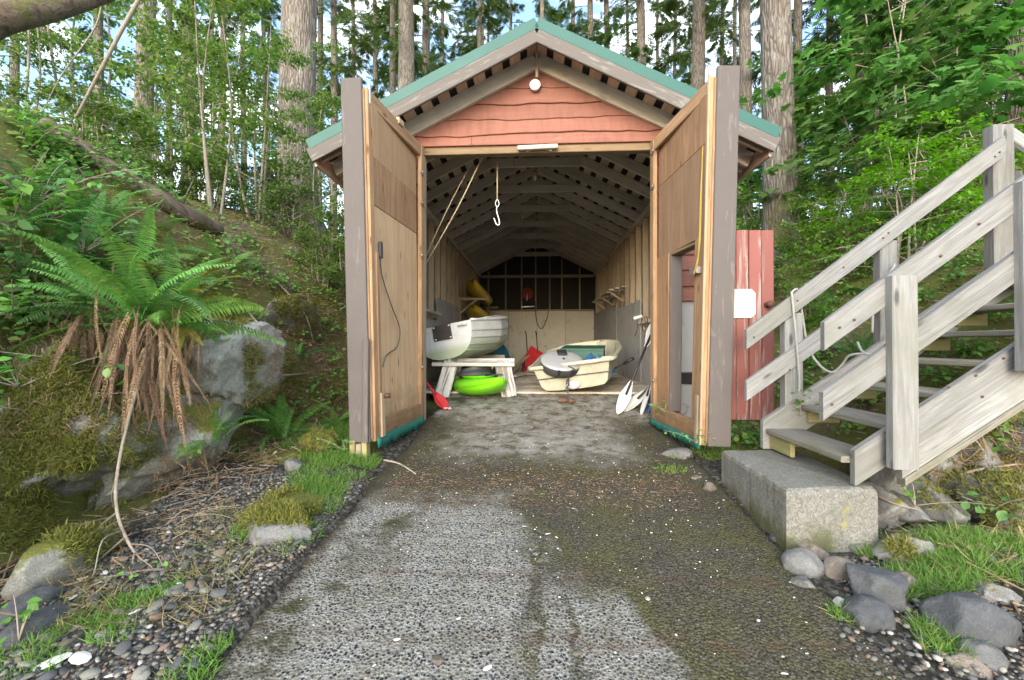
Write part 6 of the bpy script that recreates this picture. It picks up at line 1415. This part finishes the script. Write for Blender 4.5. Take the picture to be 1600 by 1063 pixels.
TR = [(1525, 15, 9.6, 'dark-boughed conifer above the top of the stairs'), (1440, 12, 11, 'dark-boughed conifer behind the maples'), (20, 14, 16, 'trunk behind the overhanging trunk at the left edge'), (150, 16, 18, 'trunk showing in the gap below the leaning limb'), (262, 10, 20, 'thin trunk left of the pale pair'), (345, 12, 21, 'thin trunk behind the saplings, left'), (378, 10, 24, 'thin trunk in the sky gap left of the thickest trunk'), (412, 9, 26, 'slim trunk against the sky beside the thickest trunk'), (498, 11, 22, 'slim trunk right of the thickest trunk'), (548, 9, 25, 'slim trunk above the left door'), (585, 10, 24, 'slim trunk above the left roof slope'), (612, 12, 20, 'trunk touching the pale thick one on its left'), (663, 16, 19, 'grey trunk right of the pale thick one'), (690, 9, 27, 'slim trunk above the upper left roof slope'), (748, 11, 24, 'slim trunk left of the ridge'), (762, 7, 32, 'very thin trunk left of the ridge'), (797, 8, 30, 'thin trunk just left of the ridge peak'), (846, 11, 24, 'trunk rising right above the ridge peak'), (896, 9, 28, 'slim trunk right of the ridge peak'), (922, 13, 22, 'trunk above the right roof slope near the ridge'), (950, 12, 23, 'second trunk above the right roof slope'), (984, 8, 29, 'thin trunk above the middle of the right roof slope'), (1004, 17, 19, 'broad grey trunk above the middle of the right roof slope'), (1028, 8, 30, 'thin trunk beside the broad grey one'), (1058, 8, 28, 'thin trunk left of the knotted trunk'), (1130, 9, 27, 'thin trunk above the right door'), (1150, 8, 24, 'thin trunk left of the twin behind the big grey trunk'), (1252, 14, 14, 'slim mottled trunk right of the big grey one'), (1300, 12, 19, 'trunk behind the maple leaves, left'), (1345, 18, 14, 'dark trunk in the middle of the maple leaves'), (1385, 12, 20, 'trunk behind the maple leaves, centre'), (1430, 14, 17, 'trunk behind the maple leaves, right'), (1490, 22, 13, 'broad dark trunk at the upper right'), (1535, 12, 18, 'trunk behind the broad dark one at the right')]
for i, (px, w_, Y, lb) in enumerate(TR): conifer(lb, px, 0, w_, Y, (2 if px in (1345, 1490, 1535, 1430, 1525, 1440) else (0, 1, 1, 0, 2)[i % 5]) if px > 1260 else (1, 0, 1, 3, 0)[i % 5], (RND.uniform(-.006, .006), 0), 40+i, RND.uniform(.85, 1.15))
# understorey far back: closes the forest between the trunks
for i in range(11):
    Y = RND.uniform(26, 50); px = -60+1720*(i+.5*RND.random())/11
    conifer(['distant conifer behind the left edge of the forest', 'distant conifer far behind the pale far left trunk', 'distant conifer far behind the saplings in the sky gap', 'distant conifer far behind the thickest trunk', 'distant conifer far behind the pale thick trunk left of the roof', 'distant conifer far behind the upper left roof slope', 'distant conifer far behind the upper right roof slope', 'distant conifer far behind the knotted trunk', 'distant conifer far behind the big grey trunk', 'distant conifer far behind the maples', 'distant conifer behind the right edge trunk'][i], px, 0, 7, Y, (0, 2, 1)[i % 3], (0, 0), 90+i, RND.uniform(.8, 1.2), group='distant forest conifers')

def sapling_crown(seed, h, R_, nstem, nl, leaf, mat, tpl='kite', base_h=.25, tiers=False, limbs=9):
    r = np.random.default_rng(seed); C_, D_ = [], []; TV, TF = [], []
    def addtube(pts, rad):
        v, f = tube_vf(pts, rad, 5, False); o_ = len(TV); TV.extend([tuple(p) for p in v]); TF.extend([tuple(i+o_ for i in g) for g in f])
    per = nl//(nstem*limbs*5)
    for s in range(nstem):
        a = 6.283*s/nstem+r.random(); top = np.array([math.cos(a)*R_*.45*r.random(), math.sin(a)*R_*.45*r.random(), h*(.75+.3*r.random())]); b0 = np.array([math.cos(a)*.12, math.sin(a)*.12, 0])*(nstem > 1)
        sp = spline([Vector(b0), Vector(b0*.6+top*.5+r.normal(0, .12, 3)), Vector(top)], 7); addtube(sp, list(np.linspace(.012+.004*h, .005, len(sp))))
        for l in range(limbs):
            q = base_h+(1-base_h)*(l+r.random())/limbs; p0 = sp[min(int(q*len(sp)), len(sp)-1)]; az = r.random()*6.283; L = R_*(.55+.55*r.random())*(1.1-.6*q)
            tip = Vector((math.cos(az)*L, math.sin(az)*L, (.05 if tiers else .35)*L+r.normal(0, .1))); ls = spline([p0, p0+tip*.55+Vector((0, 0, .08*L)), p0+tip], 4); addtube(ls, list(np.linspace(.008, .002, len(ls))))
            for t_ in range(5):
                q0 = ls[int((.35+.65*(t_+r.random())/5)*(len(ls)-1))]; az2 = az+r.normal(0, .9); tw = Vector((math.cos(az2), math.sin(az2), r.normal(0, .15)))*L*.42
                for k in range(per):
                    f = r.random(); c = q0+tw*f; C_.append((c.x+r.normal(0, .05*L), c.y+r.normal(0, .05*L), c.z+r.normal(0, (.02 if tiers else .07)*L))); D_.append((tw.x+r.normal(0, .35), tw.y+r.normal(0, .35), -.25*L+r.normal(0, .15)))
    C_, D_ = np.array(C_), np.array(D_); up = np.tile([0, -.15, 1.], (len(C_), 1))+r.normal(0, .22 if tiers else .45, (len(C_), 3)); tv, tf = leaf_tpl(tpl)
    V_, F_ = scatter(tv, tf, frames(D_, up), C_, leaf*(.55+.7*r.random(len(C_))))
    return mesh('stems', TV, TF, M['lichenwood'], True), mesh_np('crown', V_, F_, mat, True)
SAP = {'alder': [sapling_crown(1, 4.2, 1.4, 3, 4400, .09, MLv['alder']), sapling_crown(2, 5.0, 1.5, 4, 5000, .085, MLv['alder']), sapling_crown(3, 3.0, 1.2, 4, 4400, .075, MLv['alder'])],
       'maple': [sapling_crown(4, 4.0, 2.3, 3, 2100, .15, MLv['maple'], 'maple', .25, True), sapling_crown(5, 3.2, 2.0, 4, 2100, .14, MLv['maple'], 'maple', .2, True)],
       'huck': [sapling_crown(6, 1.7, 1.3, 7, 7000, .065, MLv['huck'], 'kite', .1, True, 10), sapling_crown(7, 1.4, 1.1, 6, 5000, .06, MLv['huck'], 'kite', .1, True, 9)],
       'shrub': [sapling_crown(8, 1.5, .9, 7, 4200, .075, MLv['alder'], 'kite', .05, False, 8), sapling_crown(9, 1.2, .9, 7, 4200, .07, MLv['fir'], 'kite', .05, False, 8)]}
def sapling(label, kind_, var, x, y, s_, rot, name, cat, group=None, dz=0.):
    z = g1(x, y)-.05+dz; Mx = Matrix.Translation((x, y, z)); t_ = thing(name, label, cat, (x, y, z), group); st_, cr_ = SAP[kind_][var]
    A_ = Mx @ Matrix.Rotation(rot, 4, 'Z') @ Matrix.Scale(s_, 4)
    link(bpy.data.objects.new('stems', st_), t_, A_); link(bpy.data.objects.new('crown', cr_), t_, A_); return t_
def sap_px(label, kind_, var, px, Y, s_, name='sapling', cat='tree', group=None, rot=None): x = at(px, 400, Y).x; return sapling(label, kind_, var, x, Y, s_, rot if rot is not None else px*.37, name, cat, group)
ga, gm, gsb = 'alder saplings left of the boathouse', 'maples on the right slope', 'shrubs on the slopes'
sap_px('leafy sapling with thin forked stems in front of the sky gap', 'alder', 0, 335, 6.4, .80, group=ga)
sap_px('tall sapling leaning beside the thickest trunk', 'alder', 1, 400, 7.6, .85, group=ga)
sap_px('sapling behind the fallen log at the far left', 'alder', 0, 130, 7.0, 1.0, group=ga)
sap_px('sapling at the left edge behind the bank crest', 'alder', 1, 20, 6.0, .8, group=ga)
sap_px('bushy sapling between the saplings and the pale pair trunks', 'alder', 2, 250, 8.0, 1.0, group=ga)
sap_px('bushy sapling right beside the left door', 'alder', 2, 512, 8.0, .95, group=ga)
sap_px('sapling behind the left door top', 'alder', 1, 560, 12, .9, group=ga)
sap_px('sapling far behind the pale pair trunks', 'alder', 1, 310, 13, 1.1, group=ga)
sap_px('sapling in the forest behind the thickest trunk', 'alder', 0, 480, 13, 1.1, group=ga)
sap_px('large-leaved maple in front of the broad dark trunk', 'maple', 0, 1400, 7.6, 1.0, 'maple_tree', group=gm)
sap_px('large-leaved maple beside the big grey trunk', 'maple', 1, 1352, 8.2, 1.0, 'maple_tree', group=gm)
sap_px('tall maple reaching the top edge at the right', 'maple', 0, 1375, 9.8, 1.35, 'maple_tree', group=gm)
sap_px('maple above the top of the stairs', 'maple', 1, 1520, 7.4, 1.05, 'maple_tree', group=gm)
sap_px('maple behind the red plank door', 'maple', 1, 1175, 11.5, .7, 'maple_tree', group=gm)
sap_px('bright yellow green huckleberry bush above the stair railing', 'huck', 0, 1415, 5.4, .85, 'bush', 'bush', gsb)
sap_px('yellow green huckleberry bush behind the top stair post', 'huck', 1, 1500, 6.0, .9, 'bush', 'bush', gsb)
sap_px('green huckleberry bush left of the brightest one', 'huck', 1, 1340, 6.6, .8, 'bush', 'bush', gsb)
for i, (px, Y, s_, v_, lb) in enumerate(((505, 6.6, .55, 0, 'shrub on the debris slope beside the left door'), (455, 7.4, .7, 1, 'dark shrub under the thickest trunk'), (540, 7.8, .8, 0, 'green shrub half hidden by the left door'), (400, 8.4, .8, 1, 'dark shrub behind the end of the log'), (330, 7.4, .6, 0, 'shrub beyond the fallen log'), (265, 7.0, .7, 0, 'shrub behind the middle of the fallen log'), (150, 6.4, .8, 0, 'shrub above the fallen log at the left'), (30, 5.2, .6, 0, 'shrub at the left edge of the bank top'), (1170, 7.4, .8, 1, 'dark shrub behind the red plank door'), (1280, 7.5, .7, 0, 'shrub at the base of the big grey trunk'), (1330, 6.0, .5, 1, 'low dark shrub behind the stair railing'), (1260, 5.6, .42, 0, 'small shrub left of the stair railing'), (1440, 5.8, .5, 1, 'dark low shrub between the railings'), (1540, 5.6, .6, 0, 'shrub behind the upper landing'), (1180, 9.5, 1.1, 0, 'shrub in the gap between the roof and the big grey trunk'), (1240, 11, 1.3, 1, 'dark shrub deep behind the big grey trunk'), (600, 15.5, 1.2, 0, 'shrub behind the left eave'), (440, 10.8, 1.1, 0, 'shrub behind the thickest trunk'), (200, 9.5, 1.2, 1, 'dark shrub behind the saplings at the left'), (1580, 8.5, 1.0, 1, 'dark shrub by the right edge trunk'))):
    sap_px(lb, 'shrub', v_, px, Y, s_, 'shrub', 'shrub', gsb)
